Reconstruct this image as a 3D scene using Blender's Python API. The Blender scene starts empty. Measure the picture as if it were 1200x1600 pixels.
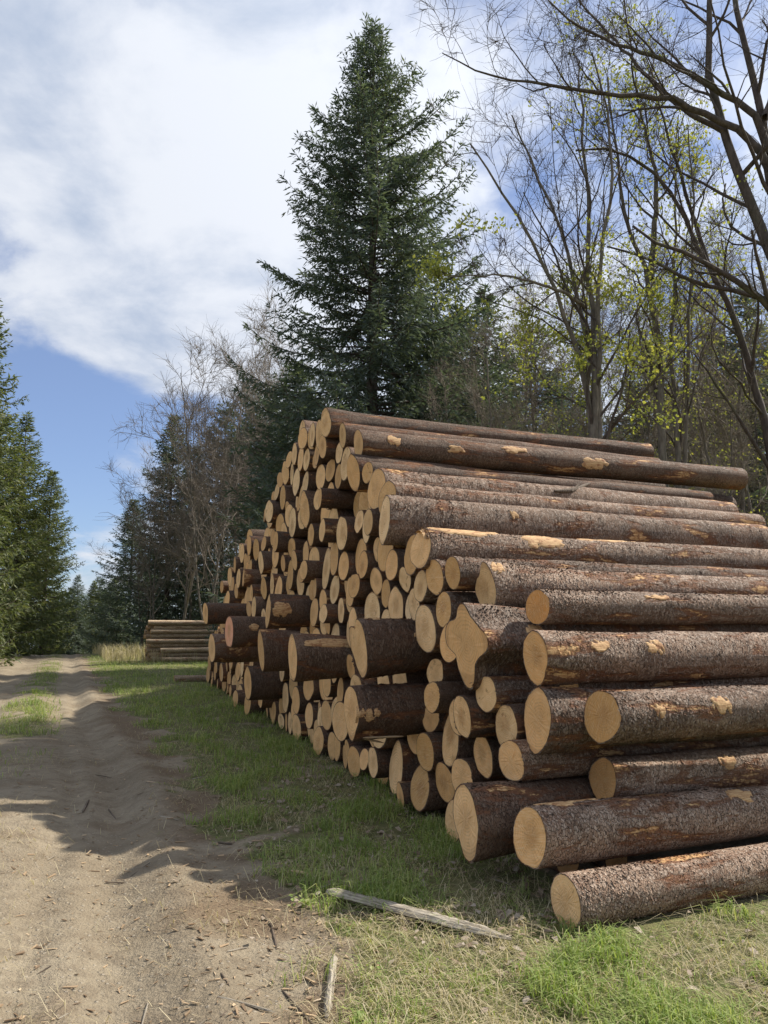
import bpy, math
import numpy as np
from mathutils import Matrix, Vector

# ------------------------------------------------------------------ camera, sky, sun, exposure
scene = bpy.context.scene
CAM_H = 1.6
PITCH = math.atan(185 / 1202)
cd = bpy.data.cameras.new('camera')
cd.sensor_fit = 'VERTICAL'
cd.angle = 2 * math.atan(800 / 1202)
cd.clip_start = 0.05
cd.clip_end = 3000
cam = bpy.data.objects.new('camera', cd)
cam.location = (0, 0, CAM_H)
cam.rotation_euler = (math.pi / 2 + PITCH, 0, 0)
scene.collection.objects.link(cam)
scene.camera = cam

SUN_AZ, SUN_EL = 64.0, 47.0          # degrees clockwise from +Y (view direction), above horizon
SUN_STRENGTH, SKY_STRENGTH, EXPOSURE = 2.2, 0.14, 1.7
sd = Vector((math.sin(math.radians(SUN_AZ)) * math.cos(math.radians(SUN_EL)),
             math.cos(math.radians(SUN_AZ)) * math.cos(math.radians(SUN_EL)),
             math.sin(math.radians(SUN_EL))))
sl = bpy.data.lights.new('sun', 'SUN')
sl.energy = SUN_STRENGTH
sl.angle = math.radians(0.9)
sl.color = (1.0, 0.94, 0.84)
sun = bpy.data.objects.new('sun', sl)
sun.rotation_euler = (-sd).to_track_quat('-Z', 'Y').to_euler()
sun.location = sd * 60
scene.collection.objects.link(sun)

def pix_ray(px, py):
    a = (px - 600) / 1202; b = (800 - py) / 1202
    return np.array([a, math.cos(PITCH) - b * math.sin(PITCH), math.sin(PITCH) + b * math.cos(PITCH)])
def pix_ground(px, py, z=0.0):
    r = pix_ray(px, py); t = (z - CAM_H) / r[2]
    return np.array([r[0] * t, r[1] * t, z])
def pix_depth(px, py, d):
    r = pix_ray(px, py); t = d / r[1]
    return np.array([0, 0, CAM_H]) + r * t

class NT:
    """small helper to wire shader nodes"""
    def __init__(self, nt):
        self.nt = nt; nt.nodes.clear()
    def n(self, typ, **kw):
        nd = self.nt.nodes.new(typ)
        for k, v in kw.items():
            if k == 'ins':
                for i, val in v.items():
                    if hasattr(val, 'is_output') or isinstance(val, bpy.types.NodeSocket):
                        self.nt.links.new(val, nd.inputs[i])
                    else:
                        nd.inputs[i].default_value = val
            else:
                setattr(nd, k, v)
        return nd
    def math(self, op, a, b=0.5, c=0.0, clamp=False):
        return self.n('ShaderNodeMath', operation=op, use_clamp=clamp, ins={0: a, 1: b, 2: c}).outputs[0]
    def vmath(self, op, a, b=(0, 0, 0)):
        nd = self.n('ShaderNodeVectorMath', operation=op, ins={0: a, 1: b})
        return nd.outputs['Value'] if op in ('DOT_PRODUCT', 'LENGTH') else nd.outputs['Vector']
    def noise(self, vec, scale, detail=4, rough=.55, dist=0.0):
        return self.n('ShaderNodeTexNoise', ins={'Vector': vec, 'Scale': scale, 'Detail': detail, 'Roughness': rough, 'Distortion': dist}).outputs['Fac']
    def ramp(self, fac, stops):
        nd = self.n('ShaderNodeValToRGB', ins={0: fac})
        el = nd.color_ramp.elements
        while len(el) < len(stops): el.new(0.5)
        for e, (p, c) in zip(el, stops):
            e.position = p; e.color = (*c, 1) if len(c) == 3 else c
        return nd.outputs[0]
    def smooth(self, v, lo, hi):
        nd = self.n('ShaderNodeMapRange', interpolation_type='SMOOTHSTEP', ins={0: v, 1: lo, 2: hi, 3: 0.0, 4: 1.0})
        return nd.outputs[0]
    def mix(self, f, a, b, blend='MIX'):
        nd = self.n('ShaderNodeMix', data_type='RGBA', blend_type=blend, ins={0: f, 6: a, 7: b})
        return nd.outputs[2]
    def bump(self, h, strength, dist, normal=None):
        ins = {'Height': h, 'Strength': strength, 'Distance': dist}
        if normal is not None: ins['Normal'] = normal
        return self.n('ShaderNodeBump', ins=ins).outputs[0]

def c4(r, g, b): return (r, g, b, 1.0)

# sky: Nishita plus broken spring cloud
world = bpy.data.worlds.new('World'); scene.world = world; world.use_nodes = True
W = NT(world.node_tree)
sky = W.n('ShaderNodeTexSky', sky_type='NISHITA', sun_disc=False, sun_elevation=math.radians(SUN_EL),
          sun_rotation=math.radians(SUN_AZ), air_density=1.0, dust_density=0.6, ozone_density=1.6)
gen = W.n('ShaderNodeTexCoord').outputs['Generated']
sep = W.n('ShaderNodeSeparateXYZ', ins={0: gen})
zden = W.math('ADD', W.math('MAXIMUM', sep.outputs[2], 0.0), 0.22)
pl = W.n('ShaderNodeCombineXYZ', ins={0: W.math('DIVIDE', sep.outputs[0], zden), 1: W.math('DIVIDE', sep.outputs[1], zden), 2: 0.0}).outputs[0]
pl = W.vmath('ADD', pl, (3.1, 1.7, 0.4))
n1 = W.noise(pl, 2.3, 9, .58, .25)
n2 = W.noise(W.vmath('ADD', pl, (11, 5, 2)), 3.4, 8, .58, .2)
def blob(px, py, k, amp):
    r = pix_ray(px, py); r = r / np.linalg.norm(r)
    d = W.vmath('DOT_PRODUCT', gen, tuple(r))
    e = W.math('POWER', 2.718, W.math('MULTIPLY', W.math('SUBTRACT', 1.0, d), -k))
    return W.math('MULTIPLY', e, amp)
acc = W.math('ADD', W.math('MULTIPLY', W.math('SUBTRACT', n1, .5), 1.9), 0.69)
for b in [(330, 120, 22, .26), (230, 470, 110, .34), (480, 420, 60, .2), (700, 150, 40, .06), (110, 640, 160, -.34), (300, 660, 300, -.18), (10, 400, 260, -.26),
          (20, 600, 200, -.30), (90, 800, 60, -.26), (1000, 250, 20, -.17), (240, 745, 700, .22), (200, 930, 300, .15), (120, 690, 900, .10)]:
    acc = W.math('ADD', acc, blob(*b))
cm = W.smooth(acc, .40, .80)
shade = W.smooth(W.math('ADD', n2, W.math('MULTIPLY', blob(560, 130, 14, 1.0), .16)), .32, .68)
CL = 1.0 / SKY_STRENGTH
cloud = W.mix(shade, c4(.14 * CL, .165 * CL, .21 * CL), c4(.255 * CL, .265 * CL, .285 * CL))
# thin cloud scatters forward: somewhat brighter towards the sun, added for fill light
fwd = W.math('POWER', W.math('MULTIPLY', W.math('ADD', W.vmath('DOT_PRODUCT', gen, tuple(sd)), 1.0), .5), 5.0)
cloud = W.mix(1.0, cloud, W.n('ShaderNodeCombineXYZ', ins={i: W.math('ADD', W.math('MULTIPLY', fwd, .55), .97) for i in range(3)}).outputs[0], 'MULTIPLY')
skyc = W.mix(.08, W.mix(1.0, sky.outputs[0], c4(.19, .22, .285), 'MULTIPLY'), c4(.45 * CL, .5 * CL, .56 * CL))
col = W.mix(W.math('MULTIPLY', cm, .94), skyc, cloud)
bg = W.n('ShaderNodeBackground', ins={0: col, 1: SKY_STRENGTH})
W.n('ShaderNodeOutputWorld', ins={0: bg.outputs[0]})

scene.view_settings.view_transform = 'Standard'
scene.view_settings.look = 'None'
scene.view_settings.gamma = 1.0
scene.view_settings.exposure = EXPOSURE
scene.view_settings.use_curve_mapping = False
scene.render.engine = 'CYCLES'
scene.cycles.max_bounces = 6
scene.cycles.diffuse_bounces = 3
scene.cycles.glossy_bounces = 2
scene.cycles.transmission_bounces = 3

# ------------------------------------------------------------------ generic helpers
COL = scene.collection
def tag(o, label=None, cat=None, group=None, kind=None):
    if label: o['label'] = label
    if cat: o['category'] = cat
    if group: o['group'] = group
    if kind: o['kind'] = kind
    return o
def mesh_obj(name, me, mats, parent=None):
    o = bpy.data.objects.new(name, me); COL.objects.link(o)
    for m in (mats if isinstance(mats, (list, tuple)) else [mats]):
        if m is not None and m.name not in [x.name for x in me.materials if x]: me.materials.append(m)
    if parent is not None: o.parent = parent
    return o
def empty(name, loc=(0, 0, 0)):
    o = bpy.data.objects.new(name, None); COL.objects.link(o)
    o.location = loc; o.empty_display_size = .3
    return o
def np_mesh(name, V, F, smooth=True, mat_idx=None):
    """V (n,3); F (m,3) or (m,4) arrays, or a list of both"""
    Fs = F if isinstance(F, list) else [F]
    Fs = [f for f in Fs if len(f)]
    me = bpy.data.meshes.new(name)
    me.vertices.add(len(V)); me.vertices.foreach_set('co', np.asarray(V, np.float32).ravel())
    idx = np.concatenate([f.ravel() for f in Fs]).astype(np.int32)
    sizes = np.concatenate([np.full(len(f), f.shape[1], np.int32) for f in Fs])
    me.loops.add(len(idx)); me.loops.foreach_set('vertex_index', idx)
    st = np.concatenate([[0], np.cumsum(sizes)[:-1]]).astype(np.int32)
    me.polygons.add(len(sizes)); me.polygons.foreach_set('loop_start', st)
    me.polygons.foreach_set('loop_total', sizes)
    if mat_idx is not None: me.polygons.foreach_set('material_index', np.asarray(mat_idx, np.int32))
    me.polygons.foreach_set('use_smooth', np.full(len(sizes), smooth, bool))
    me.update(calc_edges=True); me.validate()
    return me
def copy_tree(o, parent=None):
    c = o.copy(); COL.objects.link(c); c.parent = parent
    for ch in list(o.children): copy_tree(ch, c)
    return c
rng = np.random.default_rng(7)

def _hash(ix, iy, seed):
    h = (ix.astype(np.int64) * 374761393 + iy.astype(np.int64) * 668265263 + seed * 974634777) & 0xffffffff
    h = ((h ^ (h >> 13)) * 1274126177) & 0xffffffff
    return ((h ^ (h >> 16)) & 0xffff) / 65535.0
def vnoise(x, y, seed=0):
    x = np.asarray(x, float); y = np.asarray(y, float)
    ix = np.floor(x); iy = np.floor(y); fx = x - ix; fy = y - iy
    fx = fx * fx * (3 - 2 * fx); fy = fy * fy * (3 - 2 * fy)
    a = _hash(ix, iy, seed); b = _hash(ix + 1, iy, seed); c = _hash(ix, iy + 1, seed); d = _hash(ix + 1, iy + 1, seed)
    return (a * (1 - fx) + b * fx) * (1 - fy) + (c * (1 - fx) + d * fx) * fy
def fbm(x, y, seed=0, oct=4):
    v = 0; a = .5; t = 0
    for i in range(oct):
        v = v + a * vnoise(x * 2 ** i, y * 2 ** i, seed + i * 17); t += a; a *= .5
    return v / t
def sstep(v, lo, hi):
    t = np.clip((v - lo) / (hi - lo), 0, 1); return t * t * (3 - 2 * t)

# ------------------------------------------------------------------ materials
def new_mat(name):
    m = bpy.data.materials.new(name); m.use_nodes = True
    return m, NT(m.node_tree)
def finish(N, shader): N.n('ShaderNodeOutputMaterial', ins={0: shader})
def principled(N, color, rough=.8, normal=None, spec=.3):
    ins = {'Base Color': color, 'Roughness': rough, 'Specular IOR Level': spec}
    if normal is not None: ins['Normal'] = normal
    return N.n('ShaderNodeBsdfPrincipled', ins=ins).outputs[0]

def bark_material(name, dark, mid, torn_amount, radial=.19, grey=(.17, .15, .135), red=1.0):
    m, N = new_mat(name)
    ob = N.n('ShaderNodeTexCoord').outputs['Object']
    rnd = N.n('ShaderNodeSeparateColor', ins={0: N.n('ShaderNodeObjectInfo').outputs['Color']}).outputs[0]
    sc = N.vmath('MULTIPLY', ob, (radial, radial, 1.0))
    off = N.n('ShaderNodeCombineXYZ', ins={0: N.math('MULTIPLY', rnd, 31.0), 1: N.math('MULTIPLY', rnd, 17.0), 2: N.math('MULTIPLY', rnd, 57.0)}).outputs[0]
    p = N.vmath('ADD', sc, off)
    warp = N.n('ShaderNodeTexNoise', ins={'Vector': p, 'Scale': 14.0, 'Detail': 3.0}).outputs['Color']
    pw = N.vmath('ADD', p, N.vmath('MULTIPLY', N.vmath('SUBTRACT', warp, (.5, .5, .5)), (.05, .05, .05)))
    ps = N.vmath('MULTIPLY', pw, (.62, .62, 1.25))
    vor = N.n('ShaderNodeTexVoronoi', feature='F1', ins={'Vector': ps, 'Scale': 58.0})
    edge = N.n('ShaderNodeTexVoronoi', feature='DISTANCE_TO_EDGE', ins={'Vector': ps, 'Scale': 58.0}).outputs['Distance']
    big = N.noise(p, 3.0, 5, .6)
    fine = N.noise(p, 130.0, 3, .6)
    cellr = N.n('ShaderNodeSeparateColor', ins={0: vor.outputs['Color']}).outputs[0]
    base = N.mix(N.smooth(big, .35, .65), c4(*dark), c4(*mid))
    rb = N.math('FRACT', N.math('MULTIPLY', rnd, 13.7)); rc = N.math('FRACT', N.math('MULTIPLY', rnd, 37.1))
    base = N.mix(N.math('MULTIPLY', N.smooth(rc, .4, 1.0), .35 * red), base, c4(.16, .085, .052))
    base = N.mix(N.math('MULTIPLY', N.smooth(N.noise(N.vmath('MULTIPLY', p, (1, 1, .3)), 7.0, 4, .6), .48, .64), .42 * red), base, c4(.18, .10, .065))
    base = N.mix(N.math('MULTIPLY', N.smooth(cellr, .25, 1.0), .42), base, c4(*grey))
    base = N.mix(N.math('MULTIPLY', N.smooth(fine, .45, .75), .4), base, c4(.09, .062, .05))
    base = N.mix(1.0, base, N.ramp(rb, [(0, (.72, .72, .72)), (1, (1.35, 1.32, 1.28))]), 'MULTIPLY')
    crack = N.smooth(edge, .0, .08)
    base = N.mix(crack, c4(.045, .032, .026), base)
    # torn patches: inner bark and bare wood
    pt = N.vmath('MULTIPLY', p, (1.0, 1.0, .28))
    t1 = N.math('ADD', N.noise(pt, 5.5, 5, .62, .4), N.math('MULTIPLY', N.noise(N.vmath('MULTIPLY', p, (1, 1, .4)), 45.0, 4, .65), .20))
    thr = .80 - torn_amount
    rim = N.smooth(t1, thr - .09, thr)
    bare = N.smooth(t1, thr + .005, thr + .035)
    woodn = N.noise(N.vmath('MULTIPLY', p, (1, 1, .12)), 90.0, 4, .6)
    woodc = N.mix(N.smooth(woodn, .3, .7), c4(.34, .165, .065), c4(.66, .43, .21))
    woodc = N.mix(N.math('MULTIPLY', N.smooth(N.noise(p, 24.0, 4, .65), .48, .62), .8), woodc, c4(.24, .105, .05))
    colr = N.mix(N.math('MULTIPLY', rim, .85), base, c4(.20, .088, .045))
    colr = N.mix(bare, colr, woodc)
    # finely scuffed spots where small flakes came off
    sp = N.smooth(N.noise(p, 17.0, 4, .7), .66, .70)
    colr = N.mix(N.math('MULTIPLY', sp, .7), colr, c4(.25, .12, .06))
    h = N.math('ADD', N.math('MULTIPLY', crack, .6), N.math('MULTIPLY', cellr, .7))
    h = N.math('ADD', h, N.math('MULTIPLY', fine, .5))
    h = N.math('MULTIPLY', h, N.math('SUBTRACT', 1.0, N.math('MULTIPLY', bare, .8)))
    h = N.math('SUBTRACT', h, N.math('MULTIPLY', rim, 1.0))
    bmp = N.bump(h, .85, .009)
    finish(N, principled(N, colr, N.math('SUBTRACT', .86, N.math('MULTIPLY', cellr, .22)), bmp, .12))
    return m

def sawn_material(name, tint=(1, 1, 1), dirt=0.0):
    m, N = new_mat(name)
    ob = N.n('ShaderNodeTexCoord').outputs['Object']
    rnd = N.n('ShaderNodeObjectInfo').outputs['Random']
    r2 = N.math('FRACT', N.math('MULTIPLY', rnd, 7.31))
    r3 = N.math('FRACT', N.math('MULTIPLY', rnd, 23.7))
    cx = N.n('ShaderNodeCombineXYZ', ins={0: N.math('MULTIPLY', N.math('SUBTRACT', r2, .5), .3), 1: N.math('MULTIPLY', N.math('SUBTRACT', r3, .5), .3), 2: 0.0}).outputs[0]
    flat = N.vmath('MULTIPLY', ob, (1, 1, 0))
    q = N.vmath('SUBTRACT', flat, cx)
    offs = N.n('ShaderNodeCombineXYZ', ins={2: N.math('MULTIPLY', rnd, 60.0)}).outputs[0]
    qn = N.vmath('ADD', flat, offs)
    wob = N.noise(qn, 1.6, 4, .55)
    rad = N.math('ADD', N.vmath('LENGTH', q), N.math('MULTIPLY', N.math('SUBTRACT', wob, .5), .22))
    ring = N.math('SINE', N.math('MULTIPLY', rad, 62.0))
    ringm = N.math('MULTIPLY', N.smooth(ring, -.2, 1.0), N.smooth(N.noise(qn, 3.0, 2), .3, .7))
    dirv = N.n('ShaderNodeVectorRotate', rotation_type='Z_AXIS', ins={0: qn, 3: N.math('MULTIPLY', rnd, 6.28)}).outputs[0]
    kerf = N.noise(N.vmath('MULTIPLY', dirv, (1.6, 26.0, 1.0)), 1.5, 4, .6, .5)
    blot = N.noise(qn, 1.9, 5, .6)
    fineg = N.noise(qn, 28.0, 4, .6)
    a = N.mix(r2, c4(.87 * tint[0], .465 * tint[1], .175 * tint[2]), c4(.94 * tint[0], .63 * tint[1], .325 * tint[2]))
    r4 = N.math('FRACT', N.math('MULTIPLY', rnd, 51.3))
    a = N.mix(N.smooth(r4, .55, 1.0), a, c4(.68 * tint[0], .37 * tint[1], .13 * tint[2]))
    a = N.mix(N.math('MULTIPLY', N.smooth(N.noise(N.vmath('ADD', qn, (3, 9, 4)), .9, 3, .5), .38, .66), .35), a, c4(.58, .33, .13))
    a = N.mix(N.math('MULTIPLY', N.smooth(rad, .62, .18), N.math('MULTIPLY', r3, .75)), a, c4(.47, .235, .085))
    a = N.mix(N.math('MULTIPLY', ringm, .42), a, c4(.40, .21, .08))
    a = N.mix(N.math('MULTIPLY', N.smooth(kerf, .45, .70), .42), a, c4(.94, .73, .46))
    a = N.mix(N.math('MULTIPLY', N.smooth(fineg, .5, .8), .25), a, c4(.42, .25, .11))
    a = N.mix(N.math('MULTIPLY', N.smooth(blot, .60, .68), N.math('MULTIPLY', r2, .65)), a, c4(.30, .15, .06))
    stain = N.smooth(N.noise(N.vmath('ADD', qn, (7, 3, 1)), 2.6, 5, .65), .68, .72)
    a = N.mix(N.math('MULTIPLY', stain, .55), a, c4(.14, .075, .04))
    a = N.mix(1.0, a, N.ramp(N.math('FRACT', N.math('MULTIPLY', rnd, 91.7)), [(0, (.82, .80, .76)), (.5, (1.0, .99, .97)), (1, (1.06, 1.08, 1.12))]), 'MULTIPLY')
    if dirt: a = N.mix(dirt, a, c4(.30, .22, .14))
    # radial drying cracks
    sp2 = N.n('ShaderNodeSeparateXYZ', ins={0: q})
    ang = N.math('ARCTAN2', sp2.outputs[1], sp2.outputs[0])
    angn = N.math('ADD', ang, N.math('MULTIPLY', N.noise(qn, 5.0, 3), .5))
    ck = N.math('SINE', N.math('ADD', N.math('MULTIPLY', angn, 3.0), N.math('MULTIPLY', rnd, 30.0)))
    ck = N.math('MULTIPLY', N.smooth(ck, .9985, .9999), N.math('MULTIPLY', N.smooth(rad, .50, .25), N.smooth(r3, .5, .6)))
    a = N.mix(N.math('MULTIPLY', ck, .8), a, c4(.10, .05, .025))
    rim = N.smooth(N.vmath('LENGTH', flat), .90, .985)
    a = N.mix(N.math('MULTIPLY', rim, .35), a, c4(.36, .18, .075))
    h = N.math('ADD', N.math('MULTIPLY', kerf, 1.0), N.math('MULTIPLY', fineg, .5))
    h = N.math('SUBTRACT', h, N.math('MULTIPLY', ck, 2.0))
    finish(N, principled(N, a, .78, N.bump(h, .5, .006), .25))
    return m

MB_MAIN = bark_material('log bark', (.09, .060, .043), (.18, .116, .080), .08, grey=(.26, .20, .15))
MB_LIT = bark_material('sunlit log bark', (.165, .112, .080), (.30, .205, .145), .10, grey=(.49, .405, .325))  # lighter copy of the log bark; the flank's sunlit tone is in its colour
MB_FAR = bark_material('far log bark', (.42, .30, .19), (.60, .46, .31), .05, grey=(.62, .52, .40), red=.3)
M_SAWN = sawn_material('sawn wood')
M_SAWN_PINK = sawn_material('pinkish sawn wood', (1.0, .66, .85))
M_SAWN_ORANGE = sawn_material('orange sawn wood', (1.0, .80, .55))
M_SAWN_OLD = sawn_material('weathered sawn wood', (.86, .80, .72), .15)

def bare_material(name):
    m, N = new_mat(name)
    ob = N.n('ShaderNodeTexCoord').outputs['Object']
    p = N.vmath('MULTIPLY', ob, (.19, .19, 1.0))
    st = N.noise(N.vmath('MULTIPLY', p, (1, 1, .10)), 110.0, 5, .65, .3)
    bl = N.noise(p, 16.0, 4, .6)
    c = N.mix(N.smooth(st, .3, .68), c4(.36, .18, .075), c4(.66, .44, .22))
    c = N.mix(N.math('MULTIPLY', N.smooth(bl, .50, .66), .75), c, c4(.26, .105, .045))
    finish(N, principled(N, c, .75, N.bump(st, .8, .006), .25))
    return m
def leaf_mat(name, stops, trans=.35, rough=.6):
    m, N = new_mat(name)
    isl = N.n('ShaderNodeNewGeometry').outputs['Random Per Island']
    pos = N.n('ShaderNodeNewGeometry').outputs['Position']
    big = N.noise(pos, .45, 3, .6)
    f = N.math('ADD', N.math('MULTIPLY', isl, .65), N.math('MULTIPLY', big, .5), clamp=True)
    c = N.ramp(f, stops)
    d = N.n('ShaderNodeBsdfDiffuse', ins={0: c}).outputs[0]
    t = N.n('ShaderNodeBsdfTranslucent', ins={0: N.mix(1.0, c, c4(1.25, 1.3, .7), 'MULTIPLY')}).outputs[0]
    g = N.n('ShaderNodeBsdfGlossy', ins={0: c4(.5, .5, .5), 1: rough}).outputs[0]
    s1 = N.n('ShaderNodeMixShader', ins={0: trans, 1: d, 2: t}).outputs[0]
    s2 = N.n('ShaderNodeMixShader', ins={0: .05, 1: s1, 2: g}).outputs[0]
    finish(N, s2)
    return m
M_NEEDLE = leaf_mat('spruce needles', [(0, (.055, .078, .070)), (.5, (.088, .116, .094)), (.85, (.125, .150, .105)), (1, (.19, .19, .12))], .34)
M_NEEDLE_SUN = leaf_mat('sunlit spruce needles', [(0, (.055, .072, .032)), (.5, (.11, .138, .056)), (1, (.19, .19, .08))], .38)  # brighter, yellower needle copy; sunlit tone put into the colour
M_YOUNG = leaf_mat('young maple leaves', [(0, (.20, .23, .05)), (.5, (.30, .32, .075)), (1, (.42, .38, .11))], .45)
M_GRASS = leaf_mat('grass blades', [(0, (.12, .175, .042)), (.45, (.215, .295, .07)), (.75, (.33, .38, .12)), (1, (.50, .46, .24))], .4)
M_DRYG = leaf_mat('dry grass blades', [(0, (.25, .20, .11)), (.5, (.42, .35, .21)), (1, (.58, .50, .34))], .3)
M_LITTER = leaf_mat('leaf litter', [(0, (.13, .085, .05)), (.5, (.27, .20, .14)), (1, (.44, .38, .31))], .15)
M_CHIP = leaf_mat('wood chips', [(0, (.09, .06, .04)), (.4, (.22, .15, .09)), (.8, (.42, .30, .18)), (1, (.55, .45, .32))], .0)

def treebark(name, a, b):
    m, N = new_mat(name)
    ob = N.n('ShaderNodeTexCoord').outputs['Object']
    n = N.noise(N.vmath('MULTIPLY', ob, (1, 1, .3)), 9.0, 6, .65)
    moss = N.noise(ob, .8, 4, .6)
    c = N.mix(N.smooth(n, .3, .7), c4(*a), c4(*b))
    c = N.mix(N.math('MULTIPLY', N.smooth(moss, .5, .7), .35), c, c4(.11, .12, .065))
    finish(N, principled(N, c, .9, N.bump(n, .8, .03), .2))
    return m
M_TRUNK = treebark('deciduous bark', (.10, .083, .068), (.22, .19, .155))
M_TRUNKD = treebark('dark tree bark', (.060, .048, .043), (.13, .105, .09))  # darker tone of the deciduous bark
M_TWIG = treebark('bare twigs', (.16, .13, .10), (.29, .245, .20))
M_TWIGD = treebark('dark twigs', (.055, .042, .036), (.12, .095, .08))
M_SPTRUNK = treebark('spruce bark', (.055, .042, .035), (.13, .10, .085))

def ground_material(name, track):
    m, N = new_mat(name)
    pos = N.n('ShaderNodeNewGeometry').outputs['Position']
    gm = N.n('ShaderNodeAttribute', attribute_name='grassy').outputs['Fac']
    br = N.n('ShaderNodeAttribute', attribute_name='debris').outputs['Fac']
    n_big = N.noise(pos, .9, 5, .6)
    n_mid = N.noise(pos, 7.0, 5, .62)
    n_fin = N.noise(pos, 46.0, 5, .65)
    n_peb = N.n('ShaderNodeTexVoronoi', ins={'Vector': pos, 'Scale': 38.0})
    sep = N.n('ShaderNodeSeparateColor', ins={0: n_peb.outputs['Color']})
    soil = N.mix(N.smooth(n_big, .3, .7), c4(.225, .180, .122), c4(.315, .262, .185))
    soil = N.mix(N.math('MULTIPLY', N.smooth(n_mid, .42, .68), .55), soil, c4(.165, .128, .088))
    soil = N.mix(N.math('MULTIPLY', N.smooth(n_fin, .5, .8), .55), soil, c4(.35, .30, .225))
    peb = N.math('MULTIPLY', N.smooth(sep.outputs[0], .82, .9), N.smooth(n_peb.outputs['Distance'], .45, .25))
    soil = N.mix(N.math('MULTIPLY', peb, .6), soil, c4(.40, .35, .28))
    deb = N.mix(n_fin, c4(.10, .068, .042), c4(.25, .18, .115))
    soil = N.mix(N.math('MULTIPLY', br, .85), soil, deb)
    turf = N.mix(N.smooth(n_mid, .3, .7), c4(.10, .115, .042), c4(.19, .175, .08))
    turf = N.mix(N.math('MULTIPLY', N.smooth(n_fin, .48, .7), .55), turf, c4(.20, .165, .09))
    gsum = N.math('ADD', gm, N.math('MULTIPLY', N.math('SUBTRACT', n_fin, .5), .7))
    g = N.smooth(gsum, .30, .62)
    c = N.mix(g, soil, turf)
    h = N.math('ADD', N.math('MULTIPLY', n_mid, 1.8), N.math('MULTIPLY', n_fin, 1.2))
    h = N.math('ADD', h, N.math('MULTIPLY', peb, .5))
    finish(N, principled(N, c, .95, N.bump(h, .8, .025), .12))
    return m
M_GROUND = ground_material('verge soil and turf', False)
M_TRACK = ground_material('dry dirt track', True)

# ------------------------------------------------------------------ ground and dirt track
def road_s(x, y):
    """signed distance (m) to the right of the track's right edge"""
    return (x - (1.15 - .405 * y) - .28 * np.exp(-((y - 9) / 5.0) ** 2)) * .9268
def road_t(x, y): return -.375 * x + .927 * y
TRACK_W = 4.1
P0 = np.array([1.186, 4.44]); FD = np.array([-.335, 1.0]); FD = FD / np.hypot(*FD)
AXA = math.radians(67); AX = np.array([math.sin(AXA), math.cos(AXA)])
def pile_uv(x, y):
    """u along the face of the stack, w along the logs (0 at the face)"""
    A = np.array([FD, AX]).T; Ai = np.linalg.inv(A)
    dx = x - P0[0]; dy = y - P0[1]
    return Ai[0, 0] * dx + Ai[0, 1] * dy, Ai[1, 0] * dx + Ai[1, 1] * dy
def hgt(x, y):
    x = np.asarray(x, float); y = np.asarray(y, float)
    s = road_s(x, y); t = road_t(x, y)
    on = sstep(s, .35, -.15) * sstep(s, -TRACK_W - .5, -TRACK_W + .2)
    w = (vnoise(t * .35, s * 0 + 3, 5) - .5) * .07
    rut = np.exp(-((s + .82 + w) / .20) ** 2) + .9 * np.exp(-((s + 1.22 + w * 1.3) / .13) ** 2) * .6 + np.exp(-((s + 2.95 + w) / .28) ** 2) + .6 * np.exp(-((s + 2.45 - w) / .16) ** 2)
    ridge = np.exp(-((s + .42 + w) / .16) ** 2) + .6 * np.exp(-((s + 1.75) / .35) ** 2) + .5 * np.exp(-((s + 3.5) / .2) ** 2)
    depth = .45 + .75 * vnoise(t * .22, 1.5 + 0 * s, 8)
    h = on * (-.035 - .095 * rut * depth + .060 * ridge * depth)
    lug = np.sin(t * 2 * math.pi / .16 + s * 9) * np.exp(-((s + .82 + w) / .16) ** 2) * sstep(vnoise(t * .5, 0 * s, 31), .45, .7)
    h = h + on * .007 * lug
    near = sstep(np.hypot(x, y), 40, 14)
    u, v = pile_uv(x, y)
    inpile = sstep(u, -1.0, -.2) * sstep(v, -.8, .2) * sstep(v, 7.5, 5.8) * sstep(u, 24, 22)
    h = h + near * (1 - inpile) * ((fbm(x * 1.3, y * 1.3, 3) - .5) * .07 * (1 - .75 * on) + (fbm(x * 6, y * 6, 9, 3) - .5) * .028 * (1 - .55 * on))
    h = h + near * on * ((fbm(x * 17, y * 17, 21, 2) - .5) * .012)
    h = h + .22 * sstep(s, -TRACK_W, -TRACK_W - 2.5)
    far = np.clip(np.hypot(x, y) - 52, 0, None)
    h = h - np.minimum(.0011 * far ** 2, .055 * far) * sstep(far, 0, 6) * sstep(s, 30, 8)
    return h
def grassy(x, y):
    s = road_s(x, y); r = np.hypot(x, y)
    n = fbm(x * 1.1, y * 1.1, 40); n2 = fbm(x * 4.2, y * 4.2, 52, 3)
    edge = s + (n - .5) * 1.3 + (n2 - .5) * .45
    right = sstep(edge, -.14, .22)
    left = sstep(-TRACK_W - s + (n - .5) * 1.0, .0, .6)
    mid = np.exp(-((s + 1.80) / .55) ** 2) * (.12 + .80 * sstep(r, 7, 18)) * sstep(n + .6 * (n2 - .5), .34, .56)
    g = np.maximum(np.maximum(right, left), mid)
    patch = sstep(n2 * .6 + n * .4, .30, .46)
    g = g * (.35 + .65 * patch)
    u, v = pile_uv(x, y)
    under = sstep(v, -.1, .5) * sstep(u, -.3, .3) * sstep(u, 22, 21) * sstep(v, 7, 5)
    return g * (1 - .85 * under)
def debris(x, y):
    s = road_s(x, y); n = fbm(x * 1.7, y * 1.7, 61)
    return np.clip(np.exp(-((s + .10) / .34) ** 2) * sstep(n, .30, .55) + .5 * sstep(n, .62, .72) * (s < 0), 0, 1)

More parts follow.
